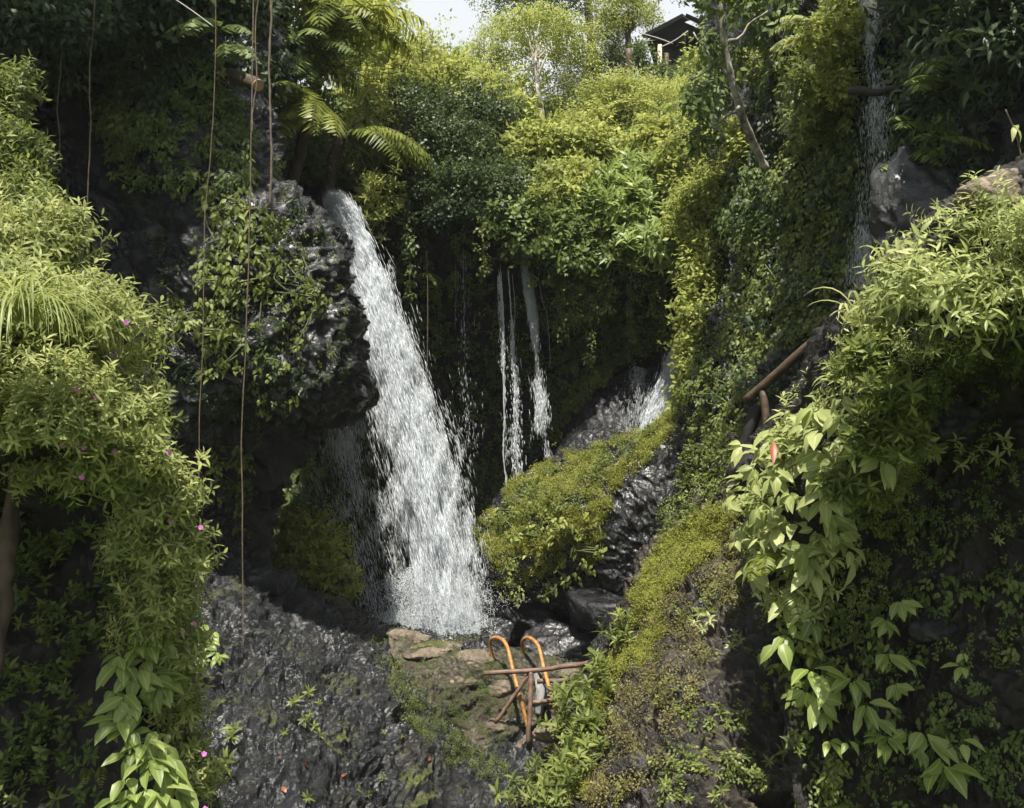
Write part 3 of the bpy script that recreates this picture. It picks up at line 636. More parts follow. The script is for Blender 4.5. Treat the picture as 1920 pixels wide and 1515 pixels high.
streaks([(936, 520, 19, 4), (944, 700, 19, 6), (950, 920, 19, 8)], 500, 1, .07, .005, thr=-.2, mb=(mb := MB())); mb.build('spray', M['water'], w2)
w2b = thing('waterfall', 'slim broken trickle just right of the wriggling water thread', 'waterfall', W(965, 905, 19.2), 'thin trickles in the recess')
strand(w2b, [(952, 500), (958, 580), (964, 690), (966, 760)], 19.05, .012); strand(w2b, [(960, 512), (965, 570), (963, 640)], 19.05, .004)
mb = streaks([(960, 600, 19.05, 7), (966, 720, 19.05, 10), (968, 830, 19, 12), (972, 920, 18.9, 13)], 900, 1, .08, .007, thr=-.3, mb=MB()); mb.build('spray', M['water'], w2b)
w3 = thing('waterfall', 'narrow loose fall of drops left of the fern covered ledge', 'waterfall', W(1025, 880, 18.9), 'thin trickles in the recess')
mb = streaks([(986, 475, 19, 10), (994, 560, 19, 13), (1004, 660, 19, 13), (1012, 760, 18.9, 14), (1022, 860, 18.8, 16)], 2600, 1, .12, .0045, thr=-.05, clump=.05)
streaks([(984, 475, 19, 8), (994, 560, 19, 11), (1006, 700, 19, 8)], 2600, 1, .15, .0055, thr=-.12, mb=mb); mb.build('spray', M['water'], w3)
strand(w3, [(1008, 505), (1016, 560), (1027, 600), (1031, 690)], 19, .004)
w3c = thing('waterfall', 'faintest dripping trickle in the deep shade beside the big fall', 'waterfall', W(870, 800, 20), 'thin trickles in the recess')
strand(w3c, [(854, 490), (855, 560), (853, 620)], 19.6, .0025); strand(w3c, [(868, 460), (870, 560), (872, 690)], 19.6, .003)
mb = streaks([(868, 480, 19.5, 16), (875, 700, 19.5, 20), (880, 860, 19.5, 22)], 260, 1, .08, .004, thr=-.3, mb=MB()); mb.build('spray', M['water'], w3c)
w4 = thing('waterfall', 'short white cascade pouring off the wet ledge behind the boulder', 'waterfall', W(1215, 820, 17.9))
mb = streaks([(1280, 630, 18.7, 10), (1266, 690, 18.5, 20), (1248, 740, 18.3, 25), (1230, 790, 18.0, 26), (1214, 835, 17.8, 24)], 18000, .9, .15, .005, thr=-.25)
streaks([(1200, 690, 19.3, 16), (1195, 740, 18.75, 32), (1190, 800, 18.55, 36)], 1100, 1.1, .09, .003, thr=-.1, mb=mb); mb.build('spray', M['water'], w4)
w5 = thing('waterfall', 'thin spraying fall in shade on the upper right cliff', 'waterfall', W(1625, 540, 12))
RF = [(1628, 0, 12.6, 16), (1634, 60, 12.5, 20), (1640, 150, 12.3, 22), (1642, 240, 12.1, 26), (1640, 330, 12, 26), (1628, 420, 11.9, 22), (1618, 480, 11.9, 24), (1612, 540, 11.9, 30)]
mb = streaks(RF, 4200, 1.1, .06, .002, thr=.02); streaks([(1620, -10, 12.6, 14), (1636, 80, 12.5, 14)], 900, 1, .06, .004, thr=-.1, mb=mb); mb.build('spray', M['water'], w5)

# ================================================================== left foreground shrubs
SH = [(-60, 520, 6.7, 180, 120), (60, 500, 6.7, 100, 90), (50, 640, 6.3, 180, 130), (130, 650, 6.5, 100, 85), (90, 770, 6.0, 165, 100), (205, 770, 6.4, 85, 90), (235, 870, 6.4, 80, 85), (170, 880, 6.3, 90, 60)]
left = bush('flowering_shrub', 'bright lance leaved shrub with pink flowers behind the arching grass', 'shrub', SH, 6200, .115, 'lance', M['shrub'], stems=6, base=W(140, 900, 7))
SH2 = [(300, 930, 6.6, 66, 70), (300, 1040, 6.7, 80, 75), (305, 1130, 6.8, 76, 70), (325, 1230, 7.0, 52, 70), (345, 1330, 7.0, 38, 60), (350, 1450, 7.0, 44, 80), (250, 880, 6.3, 70, 50)]
left2 = bush('flowering_shrub', 'narrow strip of lance leaved shrub hanging down beside the black slab', 'shrub', SH2, 2700, .115, 'lance', M['shrub'], stems=5, base=W(330, 1500, 7.4), inner=.5)
bush('shrub', 'dull green shrub against the dark cliff, top of the left bank', 'shrub', [(10, 200, 8.3, 45, 70), (20, 330, 8, 75, 80), (60, 390, 7.8, 62, 60), (20, 420, 7.4, 95, 60)], 1700, .12, 'lance', M['vine'], stems=4, base=W(10, 450, 8))
for px, py in [(248, 607), (155, 730), (193, 745), (130, 835), (157, 831), (170, 838), (198, 835), (226, 845), (326, 847), (165, 893)]: flower(left, px, py, lump_hit(SH, px, py)-np.array([0, .09, 0]), .018)
for px, py in [(330, 975), (386, 985), (369, 1103), (371, 1163), (352, 1178), (393, 1402), (395, 1503)]: flower(left2, px, py, lump_hit(SH2, px, py)-np.array([0, .1, 0]), .017)
blades('grass_clump', 'tall yellow green grass clump arching down over the left shrub', 40, 600, 5.4, 230, .72, .009, -3.3, .2, a0=(.7, 1.35), a1=(1.2, 1.6), spread=.07)
tb = MB(); tube(tb, smooth([W(45, 830, 6.4), W(25, 920, 6.5), (W(15, 1020, 6.5)), W(0, 1120, 6.4), W(-30, 1300, 6.2)], 24), np.linspace(.045, .075, 24)*(1+.15*rng.normal(size=24)), 9)
tt = thing('tree_stump', 'bare brown trunk in the shade under the left shrub', 'trunk', W(0, 1200, 6.4)); tb.build('trunk', M['bark'], tt)
# big leaved plants at the lower left
for k, (lab, pts, s) in enumerate([
    ('plant with broad pale leaves drooping in the lower left shade, uppermost', [(255, 1215), (290, 1205), (225, 1245), (270, 1240)], .24),
    ('broad leaved plant with a row of hanging leaves below the uppermost one', [(265, 1290), (235, 1310), (300, 1295), (325, 1320), (215, 1300)], .25),
    ('broad leaved plant in the lower left shade between two larger ones', [(250, 1345), (220, 1350), (290, 1370)], .23),
    ('broad leaved plant with dark shaded leaves low on the left bank', [(285, 1425), (320, 1450), (250, 1410), (300, 1400)], .25),
    ('broad leaved plant cut by the bottom edge under the left bank', [(230, 1495), (265, 1480), (300, 1500), (330, 1480)], .25),
    ('leafy plant spilling out over the black slab from the left strip', [(395, 1210), (410, 1230), (375, 1220), (400, 1185)], .2)]):
    leafy(lab, [p for q in pts for p in (q, (q[0]+R1(-26, 26), q[1]+R1(-18, 18)), (q[0]+R1(-40, 30), q[1]+R1(-24, 24)))], s*.88, 'big', 'trio', group='broad leaved plants on the left bank', axis=(.1, -.8, .4), rnd=.3, off=.6)
for lab, pts, s in [
    ('sprig with small bright leaves beside the bare trunk in left shade', [(100, 1010), (115, 1025), (85, 1048), (110, 1050)], .11),
    ('sprig of jagged leaves just above the lower left corner shade', [(20, 1160), (40, 1175), (75, 1165), (105, 1180), (125, 1165)], .13),
    ('single seedling in the middle of the dark hollow on the left', [(145, 1105), (150, 1112)], .09),
    ('tuft of tiny leaves on the far left edge in the shade', [(5, 1240), (15, 1255), (-5, 1230)], .13),
    ('sprig of slim leaves in dim light under the jagged leaved sprig', [(60, 1260), (70, 1275), (55, 1280)], .1),
    ('seedling with two pale leaves near the broad leaved plants', [(140, 1310), (125, 1285)], .08),
    ('low sprig at the very bottom left corner', [(10, 1480), (20, 1500), (40, 1505), (5, 1460), (110, 1500)], .12),
    ('pair of seedlings low in the left shade', [(85, 1460), (60, 1410)], .1),
    ('sprig of leaves under the hollow of the flowering shrub', [(45, 860), (50, 880), (100, 915), (110, 930)], .1)]:
    leafy(lab, pts, s, 'vine', 'star', 'seedling', 'plant', 'seedlings in the shade of the left bank', stem_r=.003, off=.06)
for k, (px, py) in enumerate([(165, 1440), (190, 1435)]): fern(['small bright fern frond lit in the lower left shade', 'small fern frond right beside another in the left shade'][k], px, py, 6.6, 1, .2, -1.3, -1.2, a0=(.2, .3), a1=(1.3, 1.4), pairs=12, Wd=.3, group='small ferns in the left shade', anchor=hit(px, py)[0])
cover('undergrowth', [(-20, 900), (250, 930), (330, 1200), (360, 1515), (-20, 1515)], 400, .13, 'oval', M['mid'], only=[8], mode='up', clump=3, cs=.012, thr=.0, kind='stuff')

# ================================================================== left cliff plants
CREEP = [
 ('bright creeper with drooping leaf tiers on the middle of the black cliff', [(385, 370), (440, 358), (490, 380), (520, 430), (525, 500), (470, 560), (375, 520), (400, 440)], 110, .24),
 ('loose creeper strand reaching left across the black cliff', [(305, 545), (350, 540), (400, 600), (460, 590), (465, 640), (390, 640), (305, 600)], 45, .2),
 ('creeper curtain hanging between the two long hanging roots', [(375, 510), (465, 510), (460, 700), (380, 720), (385, 600)], 80, .2),
 ('wide creeper on the bulging cliff beside the big waterfall', [(480, 490), (560, 490), (620, 520), (600, 600), (570, 700), (540, 790), (470, 800), (480, 640)], 90, .17),
 ('sparse creeper at the foot of the black overhang', [(390, 840), (470, 820), (480, 900), (450, 1000), (400, 960)], 40, .18),
 ('pale leaved creeper on the shaded upper cliff under the fern', [(170, 170), (230, 190), (280, 240), (290, 290), (240, 270), (180, 220)], 55, .22),
 ('small creeper patch under the pale one on the upper cliff', [(225, 290), (270, 290), (260, 350), (225, 340)], 16, .2)]
for lab, poly, n, s in CREEP: cover('creeper', poly, n, s, 'drape', M['vine'], only=[0], out=.14, label=lab, cat='creeper', group='creepers on the left cliff', stems=4)
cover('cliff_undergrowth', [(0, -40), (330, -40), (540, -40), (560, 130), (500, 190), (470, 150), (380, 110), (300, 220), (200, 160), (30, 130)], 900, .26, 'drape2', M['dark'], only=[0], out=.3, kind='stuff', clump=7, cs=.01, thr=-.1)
cover('cliff_ivy', [(260, 60), (380, 40), (420, 130), (440, 190), (380, 230), (320, 160)], 170, .22, 'star', M['mid'], only=[0], out=.2, kind='stuff', mode='up')
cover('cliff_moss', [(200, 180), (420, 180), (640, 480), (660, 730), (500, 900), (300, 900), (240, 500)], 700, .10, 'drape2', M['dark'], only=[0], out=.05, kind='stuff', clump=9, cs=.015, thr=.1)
cover('cliff_ivy', [(190, 150), (450, 190), (530, 330), (400, 370), (250, 340), (180, 240)], 520, .19, 'drape2', M['mid'], only=[0], out=.12, kind='stuff', clump=19, cs=.015, thr=-.08)
cover('cliff_ivy', [(520, 330), (640, 470), (660, 740), (600, 760), (560, 560)], 50, .1, 'drape2', M['vine'], only=[0], out=.05, kind='stuff', clump=23, cs=.02, thr=.05)
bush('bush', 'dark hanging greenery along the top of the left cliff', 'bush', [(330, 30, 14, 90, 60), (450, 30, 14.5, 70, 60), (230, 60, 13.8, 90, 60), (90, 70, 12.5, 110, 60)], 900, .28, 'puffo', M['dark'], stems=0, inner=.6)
fern('fern with wide fanned fronds on the shaded cliff above the log', 410, 60, 13.4, 7, .95, -2.6, -.2, mat='mid', Wd=.3, pairs=14, leafw=.26, a0=(.1, .6), a1=(.8, 1.3))
fern('smaller fern hanging just below the wide fanned one', 425, 95, 13.3, 5, .7, -2.4, -.6, mat='mid', Wd=.3, pairs=14, leafw=.26, a0=(.0, .4), a1=(.8, 1.3))
# cut log lying in the gully
lg = thing('log', 'short cut log with an orange sawn end lodged on the cliff', 'log', W(460, 150, 14.2)); a, b = W(436, 142, 14.5), W(484, 160, 13.9)
mb = MB(); tube(mb, wig(a, b, 8, .06), np.array([.125, .13, .12, .12, .115, .12, .115, .115])*.85, 14); mb.build('bark', M['bark'], lg)
mb = MB(); d = nrm(b-a); tube(mb, [b-d*.01, b+d*.02], [.088, .08], 14); mb.build('cut_face', M['cut'], lg, smooth=False)
# hanging roots
for lab, pts, rd in [
    ('thin hanging root at the far left, ending above the dull shrub', [(113, -60), (113, 120), (112, 310)], .007),
    ('long pale hanging root dropping behind the flowering shrub', [(177, -60), (172, 120), (168, 300), (163, 490)], .012),
    ('hanging root that passes in front of the cut log', [(488, -60), (482, 80), (477, 160), (475, 250)], .012),
    ('dark straight hanging stem between the log and the tree fern', [(508, -60), (507, 150), (506, 390)], .022),
    ('long hanging root left of the creeper curtain, reaching the slab', [(402, -60), (396, 250), (388, 430), (378, 640), (372, 950)], .009),
    ('thick reddish hanging root trailing right down the black slab', [(476, -60), (473, 150), (470, 330), (466, 500), (462, 640), (456, 830), (453, 1000), (450, 1290)], .012)]:
    P = cr(np.array([W(x, y, 12.3) for x, y in pts]), 40); mb = MB(); k = np.arange(40)*.25; o = R1(0, 90)
    P[:, 0] += .02*pnoise(np.stack([k+o, k*0, k*0], -1)); P[:, 0] += .08*pnoise(np.stack([k*.3+o, k*0+3, k*0], -1)); tube(mb, P, rd*.62*(1+.3*rng.random(40)), 5); h = thing('hanging_root', lab, 'root', P[0], 'roots hanging from above'); mb.build('root', M['root'], h)

# ================================================================== top left: tree ferns and feathery trees over the falls
fern('large tree fern with long fronds drooping over the top of the big waterfall', 575, 235, 17.9, 13, 1.8, -2.6, -.9, a0=(.3, 1.0), a1=(.6, 1.25), Wd=.28, pairs=30, leafw=.13, trunk=W(530, 420, 18.2), name='tree_fern')
fern('second tree fern whose fronds hang lowest beside the top of the big waterfall', 640, 255, 18.4, 9, 2.1, -.75, .6, a0=(.2, .7), a1=(.9, 1.35), Wd=.26, pairs=30, leafw=.12, trunk=W(600, 400, 19), name='tree_fern')
fern('tree fern in the shade behind the big drooping one', 540, 120, 18.2, 12, 1.9, -2.4, .8, a0=(.2, .9), a1=(.7, 1.25), Wd=.28, pairs=26, leafw=.14, mat='mid', trunk=W(500, 330, 18.6), name='tree_fern')
fern('tree fern high at the top edge with yellowish fronds', 610, 40, 18.8, 12, 2.0, -2.6, .6, a0=(.2, .9), a1=(.7, 1.25), Wd=.28, pairs=26, leafw=.14, trunk=W(560, 330, 19), name='tree_fern')
bush('bush', 'leafy yellow green bush at the top edge beside the tree ferns', 'bush', [(560, 20, 18, 70, 60), (640, 90, 19, 60, 70), (590, 130, 18.6, 60, 60), (520, -10, 17.6, 60, 50)], 700, .32, 'puffo', M['bright'], stems=3, inner=.6)
bush('bush', 'mid green bush hanging between the tree ferns and the log', 'bush', [(560, 230, 18.6, 60, 80), (530, 120, 17.8, 45, 90), (590, 310, 18.9, 50, 40)], 520, .26, 'puffo', M['mid'], stems=3, inner=.6)
for lab, x0, x1, Y, hgt, n in [('slender feathery tree with a dark thin trunk in front of the sky', 722, 735, 20.5, -40, 30), ('feathery sapling left of the slender feathery tree', 668, 690, 20, 30, 24), ('short feathery sapling at the edge of the open sky', 790, 800, 22, 70, 16), ('feathery sapling with reddish tips left of the round tree', 850, 858, 24, 110, 14), ('small feathery tree on the sunny slope below the leaning trunk', 1236, 1232, 20.2, 205, 22), ('feathery sapling on the slope between round tree and leaning trunk', 1130, 1122, 22.5, 200, 16), ('feathery sapling rising from the dark small leaved bush', 905, 900, 21.5, 130, 14)]:
    base, top = W(x1, max(300, hgt+110), Y), W(x0, hgt, Y); t = thing('feathery_tree', lab, 'tree', base, 'feathery saplings above the falls'); mb = MB(); P = wig(base, top, 12, .12); tube(mb, P, np.linspace(.035, .012, 12), 6); mb.build('trunk', M['bark'], t)
    mb = MB(); q = rng.uniform(.25, 1, n*3); pos = cr(P, 200)[(q*199).astype(int)]; az = rng.uniform(0, 6.28, n*3); ln = rng.uniform(.4, 1.0, n*3)*(1.2-q*.5)
    D = np.stack([np.cos(az), np.sin(az)*.7, rng.uniform(.0, .9, n*3)], -1)
    # each frond lies along its own direction
    for p, d, l in zip(pos, nrm(D), ln):
        V, F, A = random.choice(T['frond']); X = nrm(np.cross(d, UP)); Z = np.cross(X, d); mb.add((V[:, :1]*X+V[:, 1:2]*d+V[:, 2:]*Z)*l*.9+p, F, A)
    mb.build('crown', M['bright'], t)
bush('bush', 'thin airy foliage against the sky above the waterfall', 'bush', [(680, 120, 21, 60, 80), (740, 160, 21.5, 60, 60), (700, 40, 21, 60, 50), (690, 240, 20.4, 60, 60), (800, 150, 24, 50, 60), (770, 120, 23, 50, 40)], 640, .45, 'fine', M['bright'], stems=4, inner=.8)
blades('grass_clump', 'dry looking arching grass tuft on the cliff edge above the falls', 745, 290, 19.3, 70, .8, .018, -3.2, .3, mat='dry', a0=(.5, 1.3), a1=(.6, 1.3), spread=.1)
bush('bush', 'leafy twigs hanging beside the mouth of the big waterfall', 'bush', [(700, 370, 18.6, 45, 40), (735, 400, 18.9, 30, 40), (700, 440, 18.6, 20, 30)], 170, .2, 'star', M['bright'], stems=2)

# ================================================================== centre bushes on the lip
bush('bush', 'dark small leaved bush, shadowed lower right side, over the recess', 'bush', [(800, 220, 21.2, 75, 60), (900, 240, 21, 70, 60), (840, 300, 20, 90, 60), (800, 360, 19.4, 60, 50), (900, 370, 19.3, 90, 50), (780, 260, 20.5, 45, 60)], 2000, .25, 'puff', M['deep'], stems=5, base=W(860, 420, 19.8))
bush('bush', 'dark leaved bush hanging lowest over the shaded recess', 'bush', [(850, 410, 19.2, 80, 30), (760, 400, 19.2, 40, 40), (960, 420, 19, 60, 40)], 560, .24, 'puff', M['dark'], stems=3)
bush('bush', 'yellow green bush above the dark small leaved bush', 'bush', [(830, 170, 23, 90, 45), (895, 185, 23.5, 60, 40), (850, 150, 25, 60, 36), (960, 250, 22, 40, 50)], 900, .3, 'puffo', M['bright'], stems=3)
BR = [('rounded bright bush in the middle of the sunny slope', [(1010, 310, 20.6, 70, 60), (1080, 300, 21, 80, 55), (1050, 370, 19.6, 90, 50)], 1100, .27, 'puffo', 'bright'),
      ('bright broad leaved bush left of the long vine hung corner', [(1180, 370, 19.4, 90, 60), (1120, 410, 19.1, 70, 50), (1230, 420, 18.8, 60, 50)], 700, .34, 'star', 'big'),
      ('feathery yellow bush below the shelter on the hill', [(1180, 220, 24, 90, 50), (1270, 240, 22.5, 70, 60), (1110, 265, 23.5, 60, 34)], 1500, .34, 'fine', 'bright'),
      ('yellowest fine leaved bush next to the leaning trunk', [(1290, 330, 18.5, 60, 70), (1240, 300, 20.5, 70, 60), (1310, 420, 17.4, 50, 60)], 1300, .25, 'puffo', 'bright'),
      ('fresh green bush filling the slope under the round tree', [(1000, 295, 23.4, 50, 30), (1075, 275, 24, 50, 22), (960, 300, 21.6, 50, 60)], 560, .3, 'oval', 'bright'),
      ('green bush hanging down over the thin trickles', [(980, 440, 18.9, 60, 60), (1040, 460, 18.8, 70, 60), (1090, 480, 18.7, 60, 50)], 620, .28, 'oval', 'mid'),
      ('large leaved bush whose pale leaves hang above the small cascade', [(1190, 480, 18.6, 60, 40), (1250, 490, 18, 50, 50), (1130, 450, 18.9, 50, 40)], 380, .34, 'star', 'big'),
      ('leafy bush on the right of the sunny slope', [(1200, 200, 27, 60, 28), (1290, 215, 24, 50, 34), (1318, 140, 26, 26, 36)], 700, .42, 'fine', 'bright')]
for lab, l, n, s, tp, mt in BR: bush('bush', lab, 'bush', l, n, s, tp, M[mt], group='sunny bushes on the slope', stems=3)
bush('bush', 'bright curtain of foliage hanging down the left corner of the vine hung cliff', 'bush', [(1300, 420, 17, 40, 70), (1330, 380, 16.4, 40, 60), (1310, 520, 16.6, 36, 80), (1300, 620, 16.2, 26, 70), (1296, 700, 16, 24, 60), (1285, 760, 15.8, 22, 34)], 1300, .2, 'puffo', M['bright'], stems=0)
tag(cover('hill_undergrowth', [(560, 400), (600, 240), (900, 160), (1330, 120), (1340, 430), (1000, 440)], 2400, .36, 'puffo', M['mid'], only=[2], out=.1, mode='up', kind='stuff'))  # darker leaf colour stands in for the shaded gaps between the bushes
# ================================================================== recess behind the falls
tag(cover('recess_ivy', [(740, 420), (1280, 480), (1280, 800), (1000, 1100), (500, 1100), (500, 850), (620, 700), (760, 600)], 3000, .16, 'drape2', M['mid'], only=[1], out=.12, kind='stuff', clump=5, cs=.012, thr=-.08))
cover('creeper', [(1030, 500), (1130, 500), (1120, 640), (1060, 700), (1040, 620)], 130, .2, 'drape2', M['mid'], only=[1], out=.15, label='loose creeper on the back wall right of the thin trickles', cat='creeper', group='creepers in the recess', stems=3)
cover('creeper', [(1040, 730), (1130, 680), (1270, 600), (1280, 640), (1160, 700), (1080, 780), (1050, 840), (1030, 830)], 330, .17, 'drape2', M['vine'], only=[1, 9], out=.14, label='band of creeper running up beside the small cascade', cat='creeper', group='creepers in the recess', stems=3)
cover('creeper', [(1090, 560), (1270, 560), (1270, 640), (1160, 690), (1060, 700)], 240, .16, 'drape2', M['mid'], only=[1, 9], out=.12, label='dim creeper in shade above the small cascade', cat='creeper', group='creepers in the recess', stems=3)
cover('creeper', [(760, 560), (820, 590), (820, 680), (780, 690)], 60, .2, 'drape2', M['mid'], only=[1], out=.2, label='shaded creeper close to the right edge of the big waterfall', cat='creeper', group='creepers in the recess', stems=2)
cover('creeper', [(870, 600), (920, 560), (1000, 640), (1010, 840), (940, 860), (880, 780)], 60, .17, 'drape', M['vine'], only=[1], out=.12, label='scattered creeper leaves behind the thin trickles', cat='creeper', group='creepers in the recess', stems=2)
cover('creeper', [(840, 900), (930, 840), (960, 900), (900, 980), (860, 1010)], 130, .15, 'drape2', M['mid'], only=[1], out=.12, label='dark creeper low on the back wall beside the mossy boulder', cat='creeper', group='creepers in the recess', stems=2)
fern('dim fern with two curved fronds in the recess', 775, 525, 19.3, 3, .75, -.9, .5, mat='mid', a0=(.7, 1.0), a1=(1.0, 1.4), Wd=.22)
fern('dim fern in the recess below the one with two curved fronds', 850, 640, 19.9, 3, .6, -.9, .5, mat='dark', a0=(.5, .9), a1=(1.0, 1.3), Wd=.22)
for k, x in enumerate((1065, 1175, 1240, 800)):
    mb = MB(); P = cr(np.array([W(x, 470, 18.9), W(x+2, 560, 18.9), W(x+1, 650+20*k, 18.9)]), 24); tube(mb, P, .008+.004*(k == 0), 5)
    t = thing('hanging_root', ['moss hung root in the recess right of the trickles', 'thin root hanging under the pale leaved bush', 'shortest root hanging above the small cascade', 'thin root in deep shade right of the big waterfall'][k], 'root', P[0], 'roots in the recess'); mb.build('root', M['root'], t)
tag(cover('recess_ivy', [(470, 760), (670, 780), (700, 1020), (500, 1020)], 700, .17, 'drape2', M['mid'], only=[1], out=.15, kind='stuff'))  # leaves added to darken the sunlit wall under the overhang
for k, (x, y0, y1, wd) in enumerate([(765, 440, 560, 12), (905, 430, 520, 14), (1045, 500, 640, 16), (1075, 510, 600, 20), (1105, 510, 690, 12), (1140, 500, 590, 22), (1180, 515, 640, 14), (1215, 520, 590, 20), (1245, 530, 620, 14), (1000, 480, 540, 12)]):
    p0, p1 = W(x, y0-30, 18.7), W(x+R1(-8, 8), y1, 18.7); t = thing('hanging_vine', ['leafy vine hanging at the left end of the recess lip', 'short leafy vine left of the thin trickles', 'leafy vine just right of the loose fall of drops', 'bushy short vine beside the leafy vine at the trickles', 'longest leafy vine hanging from the recess lip', 'bushy vine in the middle of the right half of the lip', 'slim leafy vine under the large pale leaved bush', 'short bushy vine above the small cascade', 'slim vine nearest to the bright curtain of foliage', 'tiny vine between the two groups of trickles'][k], 'vine', p0, 'vines hanging from the recess lip')
    mb = MB(); Pv = wig(p0, p1, 16, .06); tube(mb, Pv, .008, 4, cap=False); mb.build('stem', M['stem'], t); q = rng.random(int(26*wd/12*(y1-y0)/90))**1.3
    Pq = cr(Pv, 100)[(q*99).astype(int)]+rng.normal(size=(len(q), 3))*(wd*.007*(1.25-q))[:, None]; mb = MB()
    scatter(mb, T['drape2'], Pq, nrm(np.array([0, -1, .3])+rng.normal(size=(len(q), 3))*.5), .19*rng.uniform(.6, 1.2, len(q)), rng.normal(size=len(q))*.5); mb.build('foliage', M['vine' if k % 2 else 'mid'], t)
# ================================================================== boulder growth
tag(cover('boulder_moss', [(890, 1000), (960, 905), (1075, 840), (1195, 812), (1262, 770), (1275, 800), (1200, 880), (1150, 930), (1130, 1000), (1000, 1040), (920, 1040)], 3000, .105, 'moss', M['moss'], only=[10], out=.05, mode='up', kind='stuff', clump=14, cs=.03, thr=-.05))
tag(cover('boulder_ivy', [(900, 1000), (1000, 900), (1200, 815), (1260, 790), (1150, 900), (1000, 1010)], 420, .12, 'puffo', M['vine'], only=[10], out=.1, mode='up', kind='stuff', clump=15, cs=.02, thr=.0))
tag(cover('boulder_moss', [(900, 1010), (1130, 940), (1120, 1060), (1030, 1100), (930, 1100)], 900, .09, 'moss', M['moss'], only=[10], out=.03, mode='up', kind='stuff', clump=2, cs=.02, thr=-.05))
for lab, poly, n in [('leafy plant on the front face of the mossy boulder, left one', [(940, 980), (1010, 960), (1020, 1040), (960, 1060)], 16), ('leafy plant hanging on the middle of the mossy boulder', [(1010, 990), (1080, 980), (1080, 1080), (1020, 1100)], 22), ('leafy plant on the mossy boulder next to its wet side', [(1080, 990), (1130, 950), (1140, 1030), (1090, 1080)], 13), ('single small plant low on the mossy boulder', [(945, 1085), (975, 1085), (975, 1108), (945, 1108)], 6)]:
    cover('creeping_plant', poly, n, .2, 'drape2', M['bright'], only=[10], out=.3, label=lab, cat='plant', group='plants on the mossy boulder', stems=2)
tuft = bush('bush', 'mossy grass mound behind the spray of the big waterfall', 'bush', [(590, 1040, 16.7, 70, 65), (620, 1080, 16.5, 50, 60), (545, 1020, 16.9, 30, 60)], 900, .2, 'oval', M['bright'], stems=0)
# blocks of rock around the foot of the boulder
def rock(label, px, py, Y, sx, sy, mat, name='rock', group=None, amp=.3, sd=.8, anchor=None):
    c = W(px, py, Y) if anchor is None else anchor; k = Y/FPX; u = np.linspace(0, np.pi, 36); v = np.linspace(0, 2*np.pi, 56, endpoint=False)
    D = np.stack([np.sin(u)[:, None]*np.cos(v), np.sin(u)[:, None]*np.sin(v), np.cos(u)[:, None]*np.ones_like(v)], -1)
    nn = nrm(rng.normal(size=(15, 3))); hh = rng.uniform(.6, 1., 15); rr = 1/np.power((np.maximum((D@nn.T)/hh, 1e-3)**14).sum(-1), 1/14); D = D*np.clip(rr, .4, 1.25)[..., None]; D = D*(1+amp*.5*fbm(D*1.6+c, 4)+amp*.3*fbm(D*3.6+c, 6, ridged=True, g=.62))[..., None]; V = D*np.array([sx*k, (sx+sy)*.5*k*sd, sy*k]); F = []
    for i in range(35):
        for j in range(56):
            a, b, cc, d = i*56+j, (i+1)*56+j, (i+1)*56+(j+1) % 56, i*56+(j+1) % 56; F += [(a, b, cc), (a, cc, d)]
    mb = RMB(); mb.add(V.reshape(-1, 3)+c, F); return tag(mb.build(name, M[mat], origin=c), label, 'rock', group)
for lab, *a in [('black wet rock at the foot of the big waterfall', 915, 1130, 17, 55, 50), ('black rock wedged under the mossy boulder', 990, 1170, 16.8, 70, 50), ('black rock behind the orange handrails', 1060, 1215, 16.2, 70, 45), ('shiny black rock under the wet side of the boulder', 1130, 1150, 16, 70, 60), ('black rock next to the moss strip of the middle bank', 1150, 1225, 15.3, 60, 45), ('low black rock between waterfall and orange handrails', 925, 1195, 16.2, 45, 28), ('black rock in the gap left of the boulder', 900, 1060, 17.6, 36, 60)]:
    rock(lab, *a, 'rock_black', group='black rocks at the foot of the boulder')
rock('square black block sitting on the upper left of the slab', 492, 1092, 14.1, 42, 36, 'rock_black', name='rock_block')
for lab, px, py, sx, sy in [('tan stone slab left of the orange handrails', 880, 1232, 60, 16), ('tan stone on the ridge under the waterfall', 800, 1215, 60, 14), ('tan stone under the first orange handrail', 950, 1285, 45, 18), ('tan stone right behind the second orange handrail', 1060, 1258, 50, 18), ('tan stone under the brown rail frame', 1015, 1310, 42, 16), ('mossy brown stone at the foot of the slanting brace', 930, 1362, 40, 24), ('tan stone at the foot of the upright post', 1000, 1396, 34, 18), ('grey stone between post and bank plants', 1040, 1372, 32, 18), ('brown mossy stone left of the tan slab', 765, 1195, 40, 16), ('small tan stone on the slab below the ridge', 855, 1275, 36, 12)]:
    h = hit(px, py); rock(lab, px, py, h[0][1], sx, sy, 'rock_tan', name='stone', group='tan stones along the ridge', anchor=h[0]+np.array([0, .14, -.06]), sd=1.0)

